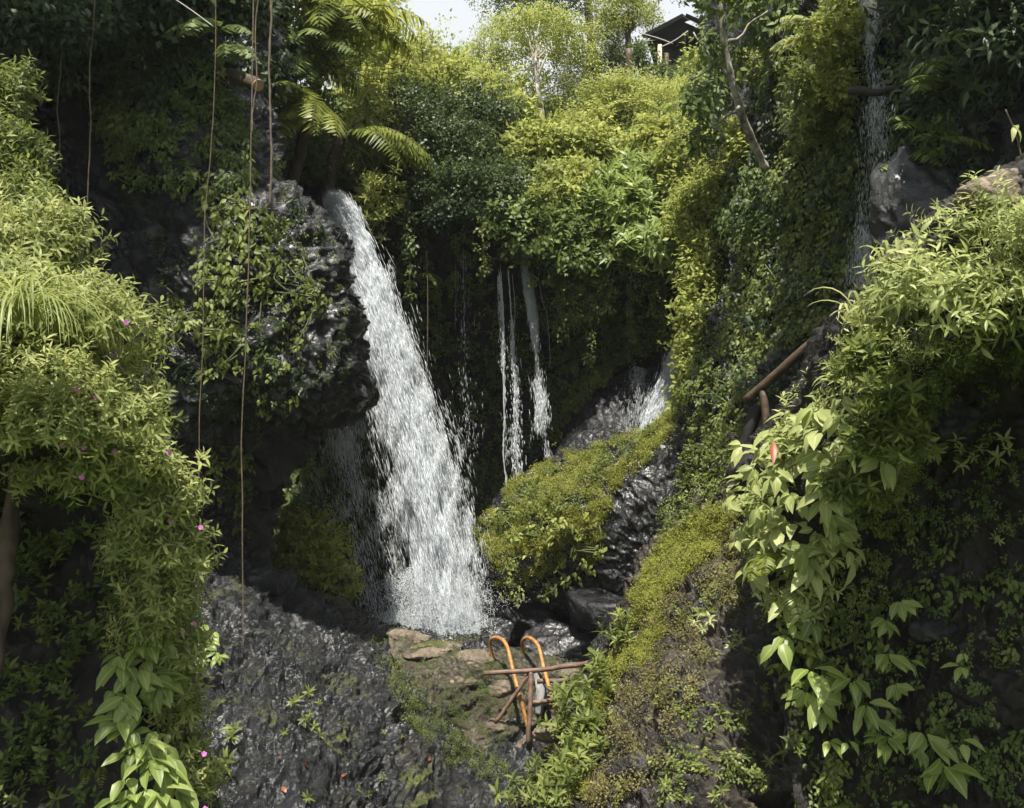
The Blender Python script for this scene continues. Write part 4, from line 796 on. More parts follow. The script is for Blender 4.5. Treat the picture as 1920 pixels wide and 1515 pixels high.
# ================================================================== ladder handrails and brown rail frame
ld = thing('pool_ladder', 'pair of bent orange steel handrails set in concrete on the ridge', 'handrail', W(985, 1290, 13.65))
def rail(xs):
    mb = MB(); tube(mb, cr(np.array([W(*p) for p in xs]), 70), .028, 10); return mb
for (xs, foot) in [([(928, 1246, 14.62), (921, 1222, 14.62), (919, 1206, 14.6), (924, 1197, 14.5), (934, 1196, 14.4), (946, 1204, 14.2), (953, 1220, 14.1), (962, 1258, 13.9), (972, 1298, 13.65), (983, 1338, 13.6), (992, 1374, 13.55)], (929, 1256)),
                  ([(991, 1250, 14.62), (982, 1224, 14.62), (979, 1207, 14.6), (983, 1198, 14.5), (992, 1196, 14.4), (1005, 1205, 14.2), (1012, 1220, 14.1), (1020, 1254, 13.9), (1030, 1290, 13.65), (1040, 1324, 13.4), (1048, 1350, 13.3)], (997, 1262))]:
    r_ = rail(xs).build('handrail', M['yellow'], ld)
    mb = MB(); p = W(foot[0], foot[1], 14.6); tube(mb, [p+[-.0, 0, .13], p+[.02, 0, .0], p+[.06, 0, -.15]], [.055, .10, .15], 10); mb.build('concrete_foot', M['concrete'], ld)
mb = MB(); tube(mb, [W(1005, 1265, 14.2), W(1015, 1295, 13.9), W(1008, 1340, 13.65)], [.04, .085, .06], 4); tube(mb, [W(985, 1310, 14.3), W(988, 1345, 14.1), W(990, 1380, 14.0)], [.05, .08, .06], 4); mb.build('concrete_foot', M['concrete'], ld)
fr = thing('railing', 'rusty brown pole frame tied across the orange handrails', 'railing', W(990, 1390, 13.18))
def bar(name, pts, r):
    mb = MB(); P = cr(np.array([W(*p) for p in pts]), 14); P = P+rng.normal(size=P.shape)*.004; tube(mb, P, r, 8); mb.build(name, M['rust'], fr)
bar('top_pole', [(908, 1263, 13.58), (990, 1258, 13.53), (1060, 1250, 13.38), (1130, 1237, 13.08)], .033)
bar('lower_pole', [(1008, 1277, 13.98), (1060, 1275, 13.88), (1130, 1260, 13.68)], .032)
bar('post', [(996, 1256, 13.53), (994, 1320, 13.38), (989, 1396, 13.28)], .034)
bar('brace', [(992, 1264, 13.55), (960, 1310, 13.53), (928, 1356, 13.53)], .028)
bar('rung', [(996, 1318, 13.41), (1020, 1315, 13.38), (1046, 1313, 13.33)], .03); bar('rung', [(1044, 1322, 13.58), (1075, 1321, 13.48), (1100, 1321, 13.28)], .024)

# ================================================================== slab and middle bank plants
for lab, pts, s in [('drooping sprig on the middle of the black slab', [(560, 1312), (580, 1300), (600, 1322), (550, 1320)], .16), ('small sprig strung down the black slab below another', [(575, 1350), (590, 1365), (600, 1380), (585, 1345)], .13), ('hanging sprig on the slab beside the hanging root', [(440, 1370), (435, 1385), (430, 1430)], .2), ('seedling alone low on the black slab', [(533, 1372), (580, 1495)], .12), ('tiny seedling in the middle of the slab', [(720, 1375), (755, 1380), (650, 1390)], .08), ('leaflets along the strip of wet slab at the bottom', [(670, 1478), (690, 1490), (720, 1460)], .09)]:
    leafy(lab, pts, s, 'vine', 'star', 'seedling', 'plant', 'seedlings on the black slab', stem_r=.004, off=.06)
for k, (px, py) in enumerate([(522, 1428), (568, 1432), (535, 1488), (808, 1425), (745, 1300), (640, 1460)]):
    P, n = hit(px, py); mb = MB(); scatter(mb, [leaf(1, .5, .8, .3, True)], [P+n*.02], nrm(np.array([n])+rng.normal(size=(1, 3))*.3), .1, rng.uniform(0, 6, 1))
    tag(mb.build('fallen_leaf', M['red'], origin=P), ['orange fallen leaf on the slab near the pink flower', 'orange fallen leaf right of another on the lower slab', 'orange fallen leaf lowest on the slab', 'orange fallen leaf on the dark slab below the railing', 'orange fallen leaf high on the wet slab', 'orange fallen leaf by the bottom edge'][k], 'leaf', 'fallen leaves on the slab')
tag(cover('slab_moss', [(740, 1190), (920, 1225), (1000, 1380), (900, 1430), (740, 1340)], 420, .07, 'moss', M['dark'], only=[6], out=.02, mode='up', kind='stuff', clump=4, cs=.02, thr=.05))
tag(cover('ridge_moss', [(715, 1185), (790, 1290), (880, 1390), (960, 1440), (940, 1470), (840, 1440), (740, 1330), (690, 1210)], 480, .075, 'moss', M['vine'], only=[6, 7], out=.02, mode='up', kind='stuff', clump=6, cs=.03, thr=-.1))
tag(cover('ridge_moss', [(760, 1200), (1060, 1260), (1000, 1420), (860, 1360)], 300, .07, 'moss', M['mid'], only=[7], out=.02, mode='up', kind='stuff', clump=7, cs=.03, thr=.03))
def strip(name, poly, n, s, mat, temp='moss', only=[4], out=.05, **k): return tag(cover(name, poly, n, s, temp, M[mat], only=only, out=out, mode='up', kind='stuff', **k))
strip('bank_moss', [(1370, 940), (1395, 960), (1340, 1040), (1250, 1110), (1200, 1140), (1180, 1120), (1245, 1010), (1310, 960)], 1500, .10, 'moss')
strip('bank_moss', [(1200, 1130), (1250, 1110), (1240, 1200), (1130, 1360), (1090, 1515), (1040, 1515), (1110, 1300)], 1300, .085, 'moss', clump=6, cs=.02, thr=-.12)
strip('bank_ivy', [(1240, 860), (1400, 800), (1440, 820), (1330, 960), (1240, 1010)], 500, .11, 'vine', 'puffo', [3, 4])
strip('bank_grass', [(1250, 1060), (1400, 960), (1420, 1100), (1330, 1260), (1260, 1420), (1150, 1515), (1090, 1515), (1150, 1300)], 700, .11, 'dry', 'fine', clump=12, cs=.015, thr=.0)
strip('bank_ivy', [(1300, 1000), (1430, 1000), (1440, 1500), (1150, 1515), (1240, 1200)], 420, .085, 'vine', 'drape2', [4, 5], out=.06, clump=13, cs=.012, thr=.08)
MB_PL = [('leafy plant on the slope beside the brown railing', [(1040, 1320), (1100, 1290), (1130, 1310), (1110, 1400), (1060, 1420), (1040, 1380)], 70, .19), ('leafy plant at the bottom edge where bank meets slab', [(960, 1470), (1040, 1430), (1100, 1460), (1060, 1530), (950, 1530)], 70, .17), ('leafy plant at the top of the slope over the black rocks', [(1130, 1170), (1190, 1150), (1200, 1220), (1140, 1250)], 26, .16), ('leafy plant hanging just under the top pole', [(1110, 1250), (1160, 1240), (1150, 1300), (1110, 1300)], 26, .16), ('leafy plant mid slope on the brown bank', [(1060, 1440), (1090, 1400), (1120, 1420), (1100, 1480)], 24, .15)]
for lab, poly, n, s in MB_PL:
    t = cover('leafy_plant', poly, n, s, 'star', M['vine'], only=[4, 6], out=.16, mode='up', label=lab, cat='plant', group='leafy plants on the middle bank', stems=2)
    if 'railing' in lab:
        for px, py in [(1010, 1339), (1048, 1341)]: flower(t, px, py, hit(px, py)[0]-np.array([0, .25, 0]), .028)
    if 'bottom edge' in lab:
        for px, py in [(938, 1482), (981, 1482)]: flower(t, px, py, hit(px, py)[0]-np.array([0, .2, 0]), .022)
for lab, pts, s in [('pale plant on the brown bank with one cream flower', [(1310, 1150), (1330, 1165), (1300, 1175), (1320, 1180)], .15), ('small plant hanging on the brown bank, right of the pale one', [(1375, 1190), (1385, 1205), (1370, 1215)], .1), ('yellow seedling on the lower brown bank', [(1345, 1455), (1350, 1480), (1340, 1495)], .1), ('seedling midway down the brown bank', [(1350, 1340), (1300, 1300), (1365, 1350)], .09), ('seedling at the bottom of the brown bank', [(1290, 1500), (1240, 1480), (1250, 1470)], .1), ('bright drooping sprig in the shade between the two banks', [(1480, 1395), (1495, 1410), (1465, 1410), (1440, 1430), (1490, 1375)], .13)]:
    leafy(lab, pts, s, 'pale' if 'pale' in lab else 'vine', 'star', 'seedling', 'plant', 'seedlings on the middle bank', stem_r=.003, off=.07)
for lab, px, py, sx, sy, mt in [('flat tan stone sticking out of the middle bank', 1120, 1352, 14, 7, 'rock_tan'), ('grey stone in the mossy side of the middle bank', 1340, 1085, 40, 24, 'rock_moss'), ('dark stone below the grey one in the middle bank', 1330, 1140, 44, 30, 'rock_moss'), ('rounded brown stone near the middle of the bank', 1270, 1270, 50, 40, 'rock_moss'), ('brown stone low on the middle bank', 1200, 1440, 50, 36, 'rock_moss'), ('brown stone in the lower part of the bank, right', 1330, 1290, 50, 34, 'rock_moss'), ('stone near the bottom of the brown bank', 1170, 1500, 40, 24, 'rock_moss')]:
    h = hit(px, py); rock(lab, px, py, h[0][1], sx, sy, mt, name='stone', group='stones in the middle bank', anchor=h[0]+np.array([0, .14, -.05]))

# ================================================================== right cliff: vines, tree, ferns
VN = [('dense vine sheet on the right cliff left of its thin fall', [(1480, 270), (1600, 260), (1610, 420), (1590, 540), (1480, 500), (1440, 380)], 520, .2, 'drape2', 'vine'),
      ('vine sheet lower on the right cliff above the wooden handrail', [(1400, 420), (1480, 500), (1560, 540), (1540, 620), (1420, 680), (1350, 640), (1380, 520)], 560, .17, 'drape2', 'vine'),
      ('dark vine sheet on the shaded right cliff under the leaning trunk', [(1330, 330), (1460, 310), (1470, 430), (1390, 460), (1350, 430)], 380, .18, 'drape2', 'mid'),
      ('pale flecked vine on the upper right cliff by the fern fronds', [(1480, 60), (1600, 20), (1600, 250), (1490, 280), (1460, 160)], 420, .2, 'drape2', 'vine'),
      ('vine at the foot of the right cliff beside the wet rock', [(1290, 640), (1420, 660), (1430, 760), (1320, 860), (1290, 780)], 330, .15, 'drape2', 'vine'),
      ('dim vine right of the thin spraying fall', [(1690, 60), (1800, 40), (1800, 300), (1720, 360), (1680, 250)], 160, .24, 'drape', 'mid')]
for lab, poly, n, s, tp, mt in VN: cover('vine', poly, n, s, tp, M[mt], only=[3], out=.12, label=lab, cat='vine', group='vines on the right cliff', stems=4)
tag(cover('cliff_ivy', [(1330, 200), (1680, -20), (1920, -20), (1920, 330), (1640, 560), (1640, 700), (1330, 760), (1300, 500)], 1500, .2, 'drape2', M['dark'], only=[3], out=.15, kind='stuff', clump=8, cs=.01, thr=-.1))
lt = thing('leaning_tree', 'leaning blotchy trunked tree rooted on the right cliff', 'tree', W(1432, 305, 14.6)); mb = MB()
P = smooth([W(1436, 318, 14.7), W(1418, 280, 14.5), W(1393, 220, 14.2), (W(1372, 150, 14)), W(1358, 80, 13.9), W(1346, -20, 13.8), W(1330, -180, 13.7)], 40); tube(mb, P, np.linspace(.064, .042, 40)*(1+.08*rng.normal(size=40)), 10); mb.build('trunk', M['bark_spot'], lt)
for a, b in [((1372, 150), (1300, 60)), ((1358, 90), (1440, 20)), ((1366, 120), (1290, 150)), ((1385, 200), (1330, 250))]:
    mb = MB(); tube(mb, wig(W(*a, 14), W(*b, 13.8), 8, .2), np.linspace(.03, .01, 8), 5); mb.build('branch', M['bark_spot'], lt)
P1, D1 = lump_points([lump(*l) for l in [(1335, 105, 14, 26, 46), (1300, 205, 14, 40, 60), (1430, 60, 15.2, 70, 80), (1450, 170, 15.4, 50, 70), (1340, 5, 13.6, 90, 40), (1310, 270, 14, 36, 36), (1470, 40, 15, 60, 60), (1345, 160, 15.6, 40, 90)]], 620, .9); mb = MB()
scatter(mb, T['drape2'], P1, nrm(D1+np.array([0, -.6, .2])+rng.normal(size=D1.shape)*.5), .3*rng.uniform(.7, 1.2, len(P1)), rng.normal(size=len(P1))*.6); mb.build('crown', M['mid'], lt)
bush('bush', 'sunlit bush seen behind the leaning trunk', 'bush', [(1440, 150, 16, 30, 50), (1420, 260, 16.2, 50, 50), (1380, 300, 15.8, 40, 50)], 420, .2, 'puffo', M['bright'], stems=2)
fern('pale arching fern frond pair reaching left from the right cliff', 1520, 70, 12.6, 2, .62, 3.3, 3.5, mat='pale', a0=(.1, .35), a1=(.7, .9), Wd=.3, pairs=20)
fern('pale fern above the arching frond pair on the right cliff', 1530, 45, 12.7, 4, .6, 2.3, 3.4, mat='pale', a0=(.5, .9), a1=(.6, 1.0), Wd=.26, pairs=18)
bush('bush', 'bright leafy cushion on the corner beside the pale fern fronds', 'bush', [(1545, 90, 12.9, 50, 60), (1580, 30, 13, 40, 60), (1560, 170, 13, 30, 60), (1590, 90, 12.9, 30, 50)], 620, .16, 'puffo', M['bright'], stems=2)
bush('bush', 'pink flecked bush on the right cliff under the bright leafy cushion', 'bush', [(1500, 190, 13.6, 30, 50), (1510, 260, 13.5, 36, 50)], 260, .2, 'lance2', M['vine'], stems=2)
rb = thing('fallen_log', 'dark trunk slanting behind the top of the thin spraying fall', 'trunk', W(1680, 70, 11.6)); mb = MB(); tube(mb, [W(1640, -60, 11.7), W(1665, 20, 11.7), W(1690, 80, 11.7)], [.09, .085, .07], 9); mb.build('trunk', M['black_wood'], rb)
rb = thing('pipe', 'dark horizontal trunk crossing the thin spraying fall', 'trunk', W(1640, 172, 11.7)); mb = MB(); tube(mb, wig(W(1592, 172, 11.8), W(1690, 168, 11.4), 8, .1), .045, 8); mb.build('trunk', M['black_wood'], rb); rb.name = 'fallen_log'
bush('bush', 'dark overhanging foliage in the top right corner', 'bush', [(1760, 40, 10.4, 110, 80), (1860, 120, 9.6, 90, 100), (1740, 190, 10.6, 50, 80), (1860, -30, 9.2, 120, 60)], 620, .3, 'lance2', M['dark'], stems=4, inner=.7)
for k, (px, py, Y) in enumerate([(1770, 110, 9.8), (1740, 150, 10), (1700, 230, 10.4), (1700, 290, 10.4), (1790, 70, 9.6), (1760, 260, 10)]):
    fern(['dim fern frond plant in the upper right shade, topmost spray', 'dim fern beside the topmost spray in the right shade', 'drooping leafy fern in front of the thin spraying fall', 'lowest fern hanging over the thin spraying fall', 'dim fern against the black top right corner', 'dim fern above the black boulder on the right'][k], px, py, Y, 4, .55, -2.8, -.3, mat='mid', a0=(-.1, .5), a1=(.6, 1.2), Wd=.36, pairs=9, leafw=.3, group='ferns in the upper right shade')
rock('big black boulder in shade right of the thin spraying fall', 1730, 420, 10.4, 95, 110, 'rock_black', amp=.4)

# ================================================================== wooden handrail on the right
hr = thing('wooden_handrail', 'dark round wooden handrail climbing along the right bank', 'handrail', W(1432, 800, 9.4))
mb = MB(); tube(mb, wig(W(1398, 752, 9.6), W(1660, 520, 8.5), 24, .03), np.linspace(.046, .041, 24), 11); mb.build('rail', M['wood'], hr)
mb = MB(); tube(mb, wig(W(1431, 733, 9.45), W(1439, 815, 9.4), 8, .01), .038, 10); mb.build('post', M['wood'], hr)
mb = MB(); tube(mb, wig(W(1424, 760, 9.6), W(1368, 900, 9.7), 8, .03), .055, 6); mb.build('brace', M['black_wood'], hr)

# ================================================================== right foreground bank
B5 = [5]
tag(cover('bank_grass', [(2300, 250), (1920, 400), (1700, 470), (1560, 640), (1480, 760), (1560, 830), (1700, 690), (1920, 600), (2300, 500)], 800, .085, 'lance', M['pale'], only=B5, out=.03, mode='up', kind='stuff', clump=11, cs=.014, thr=-.1))
tag(cover('ledge_moss', [(1640, 860), (1740, 760), (1720, 900), (1650, 960), (1600, 930)], 420, .065, 'moss', M['moss'], only=B5, out=.04, mode='up', kind='stuff'))
tag(cover('ledge_moss', [(1640, 700), (1720, 640), (1920, 560), (1920, 640), (1750, 780), (1660, 900), (1560, 1000), (1540, 900)], 520, .075, 'moss', M['vine'], only=B5, out=.04, mode='up', kind='stuff', clump=3, cs=.02, thr=-.1))
for lab, l, n, s in [('pale lance leaved shrub on the lit top of the right ledge', [(1670, 610, 6.7, 60, 55), (1725, 560, 6.4, 75, 60), (1655, 690, 6.6, 55, 50)], 400, .17), ('pale lance leaved shrub right of the other, jutting over the dark face', [(1790, 580, 5.8, 80, 50), (1840, 610, 5.6, 50, 30)], 240, .16)]:
    bush('shrub', lab, 'shrub', l, n, s, 'lance', M['pale'], group='lance leaved shrubs on the right ledge', stems=3, stem_r=.008, inner=.6, low=-.3, back=.5)
for lab, px, py, Y, n, L in [('grass tuft with long blades at the top of the wooden handrail', 1600, 590, 7.0, 16, .42), ('grass tuft leaning left at the end of the right ledge', 1670, 490, 6.8, 14, .3), ('broad bladed grass tuft in the middle of the right ledge', 1600, 730, 7.0, 14, .36), ('grass tuft on the right ledge under the tan rock', 1870, 450, 5.7, 16, .24), ('grass tuft on the dry upper right of the ledge', 1800, 430, 6.0, 14, .2), ('grass tuft beside the moss on the right ledge', 1620, 810, 6.8, 10, .26), ('grass tuft hanging low over the middle of the right bank', 1500, 860, 7.6, 12, .3)]:
    blades('grass_tuft', lab, px, py, Y, n, L, .022, -3.9, .8, mat='pale', group='grass tufts on the right ledge', a0=(.5, 1.35), a1=(.3, 1.3), spread=.06)
bush('shrub', 'pale mixed leaf growth spilling over the left end of the right ledge', 'shrub', [(1610, 750, 7.3, 44, 50), (1545, 825, 7.6, 45, 50), (1490, 890, 7.9, 50, 55), (1440, 970, 8.1, 36, 50), (1455, 1060, 7.9, 36, 50), (1490, 1130, 7.7, 34, 46)], 620, .15, 'lance', M['pale'], stems=4, stem_r=.006, inner=.8, low=-.4, back=.6)
cover('creeper', [(1400, 880), (1560, 740), (1650, 790), (1560, 960), (1530, 1110), (1430, 1100)], 130, .2, 'trio', M['pale'], only=[5], out=.22, label='pale broad leaved creeper running down the edge of the right bank', cat='creeper', stems=4, group='creepers on the right bank')
cover('creeper', [(1450, 1120), (1560, 1060), (1620, 1180), (1560, 1320), (1480, 1290)], 90, .15, 'drape', M['vine'], only=[5], out=.12, label='small leaved creeper below the ferns on the right bank', cat='creeper', stems=3, group='creepers on the right bank')
bush('shrub', 'mixed green growth filling the lit middle of the right bank under the lance leaved shrubs', 'shrub', [(1620, 690, 6.5, 50, 50), (1665, 750, 6.2, 50, 55), (1640, 840, 6.5, 50, 60), (1600, 930, 6.9, 44, 55), (1690, 840, 6.3, 36, 50)], 520, .13, 'star', M['vine'], stems=4, stem_r=.006, inner=.8, low=-.4, back=.6)
bush('shrub', 'low pale growth on the crest of the right ledge below the tan rock', 'shrub', [(1730, 470, 6.6, 50, 26), (1800, 430, 6.1, 50, 30), (1870, 420, 5.7, 50, 30), (1680, 520, 6.9, 40, 30), (1910, 470, 5.5, 50, 50), (1990, 420, 5.3, 70, 60), (2090, 480, 5.0, 80, 90)], 560, .11, 'lance', M['pale'], stems=4, stem_r=.006, inner=.8, low=-.3, back=.6)
LB = [('large pale leaved plant at the left end of the right bank', [(1400, 900, 8.6), (1440, 870, 8.3), (1420, 935, 8.3), (1470, 900, 8.0), (1385, 925, 8.7), (1430, 850, 8.5), (1455, 950, 8.1)], .34),
      ('large pale leaved plant just above the lowest end of the bank', [(1450, 830, 8.2), (1510, 790, 7.8), (1530, 830, 7.6), (1490, 850, 7.8), (1480, 800, 8.1), (1540, 780, 7.7), (1515, 860, 7.6)], .33),
      ('large leaved plant under the drooping one on the right bank', [(1440, 970, 8.0), (1480, 980, 7.8), (1420, 1000, 8.1), (1500, 940, 7.6), (1460, 1010, 7.9)], .3),
      ('large leaved plant with a rust red leaf on the right bank', [(1500, 900, 7.7), (1540, 930, 7.4), (1460, 930, 7.9), (1560, 880, 7.3)], .27),
      ('large leaved plant half way up the right ledge edge', [(1560, 740, 7.5), (1590, 700, 7.3), (1545, 760, 7.7), (1600, 760, 7.1)], .26),
      ('pale big leaves over the dark gap in the right bank', [(1560, 1050, 7.1), (1500, 1020, 7.6), (1540, 1010, 7.2)], .24)]
for lab, pts, s in LB: leafy(lab, [p for q in pts for p in (q, (q[0]+R1(-26, 26), q[1]+R1(-24, 24), q[2]+R1(-.1, .2)))], s*.8, 'pale', 'trio', group='large leaved plants on the right bank', axis=(-.2, -.7, .6), rnd=.35)
mb = MB(); scatter(mb, [leaf(1, .28, .5, .4, True)], [W(1450, 828, 7.4), W(1525, 850, 7.2)], np.array([[0, -.5, .6], [.3, -.5, .5]]), .22, [1.4, 1.8]); tag(mb.build('fallen_leaf', M['red'], origin=W(1480, 835, 7.4)), 'rust red dead leaf caught on the right bank plants', 'leaf')
fern('bright fern with neat fronds low on the right bank', 1450, 1040, 7.7, 6, .42, -2.9, -.6, mat='fern', a0=(.2, .7), a1=(.8, 1.3), Wd=.3, pairs=18, leafw=.18)
fern('drooping fern right below the neat fronds', 1475, 1100, 7.6, 5, .34, -2.4, -.5, mat='pale', a0=(-.2, .3), a1=(1.0, 1.4), Wd=.3, pairs=16, leafw=.18)
fern('small fern frond standing on top of the right ledge', 1775, 408, 6.2, 2, .2, 2.7, 3.3, mat='pale', a0=(.3, .6), a1=(.6, .9), Wd=.3, pairs=12)
HL = [('hanging plant with big leaves, upper left of the dark face', [(1460, 1205), (1475, 1190), (1440, 1225)], .27), ('hanging plant with pointed leaves below the ferns', [(1490, 1170), (1520, 1165), (1500, 1150)], .2), ('big leaved plant in a stair of leaves on the dark right face', [(1520, 1255), (1545, 1265), (1510, 1300), (1535, 1310)], .26), ('yellow green three leaved plant on the dark right face', [(1592, 1280), (1600, 1275)], .25), ('pair of large leaves right of the three leaved plant', [(1625, 1320), (1645, 1350), (1618, 1340)], .22), ('dim big leaved plant lower on the dark right face', [(1540, 1340), (1555, 1390), (1590, 1390)], .22), ('plant with three broad lit leaves near the bottom right', [(1665, 1385), (1655, 1390)], .27), ('broad leaved plant right of the three lit leaves', [(1700, 1380), (1735, 1380), (1725, 1405)], .25), ('lowest broad leaf plant near the bottom edge, right', [(1762, 1430), (1770, 1440)], .32), ('two thin hanging leaves at the right of the dark face', [(1805, 1390)], .2), ('leaf pair alone high on the dark right face', [(1660, 1165), (1690, 1130)], .2), ('plant with folded leaves under the lone leaf pair', [(1665, 1230), (1680, 1285), (1705, 1240)], .2), ('small seedling hanging under the pink stone', [(1805, 1225), (1800, 1250)], .14)]
for lab, pts, s in HL: leafy(lab, pts, s*.92, 'big', 'trio', 'hanging_plant', 'plant', 'big leaved plants on the dark right face', axis=(-.1, -.8, .35), rnd=.25, stem_r=.004, off=.3)
for lab, pts, s in [('seedling with a ribbed oval leaf on the black rock face', [(1735, 840), (1750, 850), (1725, 830)], .17), ('seedling with round leaves right of the ribbed leaf', [(1790, 830), (1800, 845), (1795, 870)], .12), ('upright seedling at the right edge of the black face', [(1880, 830), (1890, 845), (1875, 860)], .13), ('tiny yellow seedling between the two on the black face', [(1835, 845), (1825, 860)], .08), ('sprig of bright leaves at the right frame edge', [(1905, 530), (1915, 540)], .16), ('dim sprig in the shade near the right edge', [(1870, 1015), (1860, 1010)], .1)]:
    leafy(lab, pts, s, 'pale', 'star', 'seedling', 'plant', 'seedlings on the black right face', stem_r=.003, off=.06, axis=(0, -.8, .4))
tag(cover('face_ivy', [(1560, 960), (1700, 830), (1720, 960), (1640, 1150), (1560, 1240), (1480, 1200)], 420, .07, 'drape2', M['vine'], only=B5, out=.06, kind='stuff', clump=5, cs=.02, thr=-.1))
tag(cover('face_ivy', [(1720, 680), (1920, 640), (1930, 1515), (1560, 1515), (1600, 1260), (1700, 900)], 720, .065, 'drape2', M['mid'], only=B5, out=.04, kind='stuff', clump=6, cs=.015, thr=.08))
tag(cover('face_ivy', [(1480, 1180), (1700, 1000), (1900, 1000), (1930, 1515), (1500, 1515)], 150, .12, 'drape', M['mid'], only=B5, out=.08, kind='stuff', clump=16, cs=.012, thr=.02))
tag(cover('face_ivy', [(1540, 1420), (1580, 1420), (1580, 1515), (1540, 1515)], 60, .1, 'drape2', M['vine'], only=B5, out=.06, kind='stuff'))
for lab, px, py, sx, sy, mt in [('big tan rock on the top of the right ledge', 1905, 352, 95, 44, 'rock_tan'), ('tan rock at the left end of the right ledge', 1720, 470, 60, 24, 'rock_tan'), ('pinkish stone jutting from the dark right face', 1855, 1195, 34, 16, 'rock_tan'), ('grey wet rock bulge on the dark right face', 1760, 1185, 60, 40, 'rock_black'), ('jutting brown stone under the ledge shrubs', 1740, 740, 34, 18, 'rock_moss'), ('dark square rock below the ledge shrubs', 1790, 790, 60, 50, 'rock_black')]:
    h = hit(px, py, B5) or hit(px, py+30, B5); rock(lab, px, py, h[0][1], sx, sy, mt, name='rock', group='rocks in the right bank', anchor=h[0]+np.array([0, .08, -.02]), amp=.4)
tw = thing('twig', 'thin bare twig with a curled leaf standing on the big tan rock', 'twig', W(1905, 300, 5.6)); mb = MB(); tube(mb, smooth([W(1916, 300, 5.6), W(1908, 262, 5.6), W(1898, 235, 5.6), W(1885, 205, 5.6)], 12), .005, 5); mb.build('stem', M['bark'], tw)
mb = MB(); scatter(mb, [leaf(1, .3, 1.2, .3)], [W(1900, 238, 5.6)]*3, np.array([[0, -.6, .8], [.3, -.5, .8], [-.3, -.5, .8]]), .11, [1.3, 1.7, 4.5]); mb.build('leaf', M['pale'], tw)

# cliff top trees, crowns placed unseen for shade; roots hang from the left one
def over_tree(label, root, top, lumps, n):
    t = thing('cliff_tree', label, 'tree', root, 'trees on the cliff tops'); mb = MB(); P = wig(root, top, 14, .6); tube(mb, P, np.linspace(.3, .15, 14), 9); mb.build('trunk', M['bark'], t)
    L_ = [(np.array(c, float), np.array(r, float)) for c, r in lumps]
    P1, D1 = lump_points(L_, n, .7, 2, -2, .3, .6); mb = MB(); scatter(mb, T['oval'], P1, nrm(D1+UP*.4+rng.normal(size=D1.shape)*.5), .55*rng.uniform(.7, 1.3, len(P1)), rng.uniform(0, 6.28, len(P1))); mb.build('crown', M['mid'], t)
over_tree('tall tree on the left cliff top whose roots hang into the gorge', (-9, 15, 13), (-8, 11.2, 17), [((-7.2, 10.2, 17.5), (2.4, 2.0, 1.2)), ((-5.9, 11.4, 18), (1.6, 1.6, 1.0)), ((-9.3, 11, 17.5), (2.6, 2.6, 1.5))], 1700)
over_tree('unseen tall tree added on the right cliff top to shade the corner', (9.5, 12, 13), (7, 10.5, 16.5), [((6.4, 9.2, 16), (2.3, 2.2, 1.2)), ((4.5, 9.7, 15.6), (1.7, 1.6, 1.0)), ((7.6, 9, 16.5), (2.6, 2.6, 1.4)), ((8.5, 11.5, 17), (2.6, 2.6, 1.4))], 2500)
# ================================================================== far trees, shelter
def far_tree(name, label, pts, Y, r0, lumps, n, size, temp, mat, bark='bark', group='far trees above the gorge', limbs=4):
    P = smooth([W(x, y, Y) for x, y in pts], 24); t = thing(name, label, 'tree', P[0], group); mb = MB(); tube(mb, P, np.linspace(r0, r0*.45, 24), 8)
    L_ = [lump(*l) for l in lumps]
    for k in range(limbs):
        c, r = L_[k % len(L_)]; i = int(R1(10, 22)); tube(mb, wig(P[i], c+nrm(rng.normal(size=3))*r*.5, 8, .3), np.linspace(r0*.4, r0*.1, 8), 5)
    mb.build('trunk', M[bark], t); P1, D1 = lump_points(L_, n, .8, .9, -.9, .5, 1.); mb = MB()
    scatter(mb, T[temp], P1, nrm(D1*.6+UP*.4+rng.normal(size=D1.shape)*.4), size*rng.uniform(.6, 1.3, len(P1)), rng.uniform(0, 6.28, len(P1))); mb.build('crown', M[mat], t); return t
rt = thing('round_tree', 'round yellow green tree with pale forked branches in the middle', 'tree', W(1017, 240, 28)); mb = MB()
for pts, r0, r1 in [([(1018, 240), (1014, 200), (1008, 160), (1006, 120), (1006, 75), (1012, 40)], .10, .012), ([(1012, 175), (1030, 165), (1050, 150), (1064, 110), (1070, 70)], .05, .01), ([(1007, 150), (1018, 120), (1030, 95)], .05, .02), ([(1005, 140), (990, 130), (960, 136)], .035, .015), ([(1006, 120), (1000, 95), (985, 70)], .035, .015), ([(1008, 110), (1022, 95), (1026, 70)], .035, .012), ([(1014, 200), (1008, 170), (1004, 130), (996, 90), (985, 55)], .07, .012), ([(1030, 165), (1070, 152), (1090, 140)], .03, .01)]:
    P = smooth([W(x, y, 27.7-.15*R1(-1, 1)) for x, y in pts], 14); tube(mb, P, np.linspace(r0, r1, 14), 7)
mb.build('trunk', M['bark_pale'], rt); mb = MB()
P1, D1 = lump_points([lump(*l) for l in [(1010, 50, 27.4, 70, 22), (1060, 75, 27.5, 30, 20), (1020, 60, 28.6, 80, 32), (960, 95, 29.2, 45, 45), (1085, 100, 29.2, 45, 45), (1020, 110, 30.4, 90, 60), (1105, 130, 29.2, 30, 30), (935, 135, 29.4, 36, 30), (1010, 190, 31, 90, 60)]], 1500, .6, .9, -.6, .4)
scatter(mb, T['puff'], P1, nrm(D1*.5+UP*.6+rng.normal(size=D1.shape)*.4), .27*rng.uniform(.6, 1.2, len(P1)), rng.uniform(0, 6.28, len(P1))); mb.build('crown', M['bright'], rt)
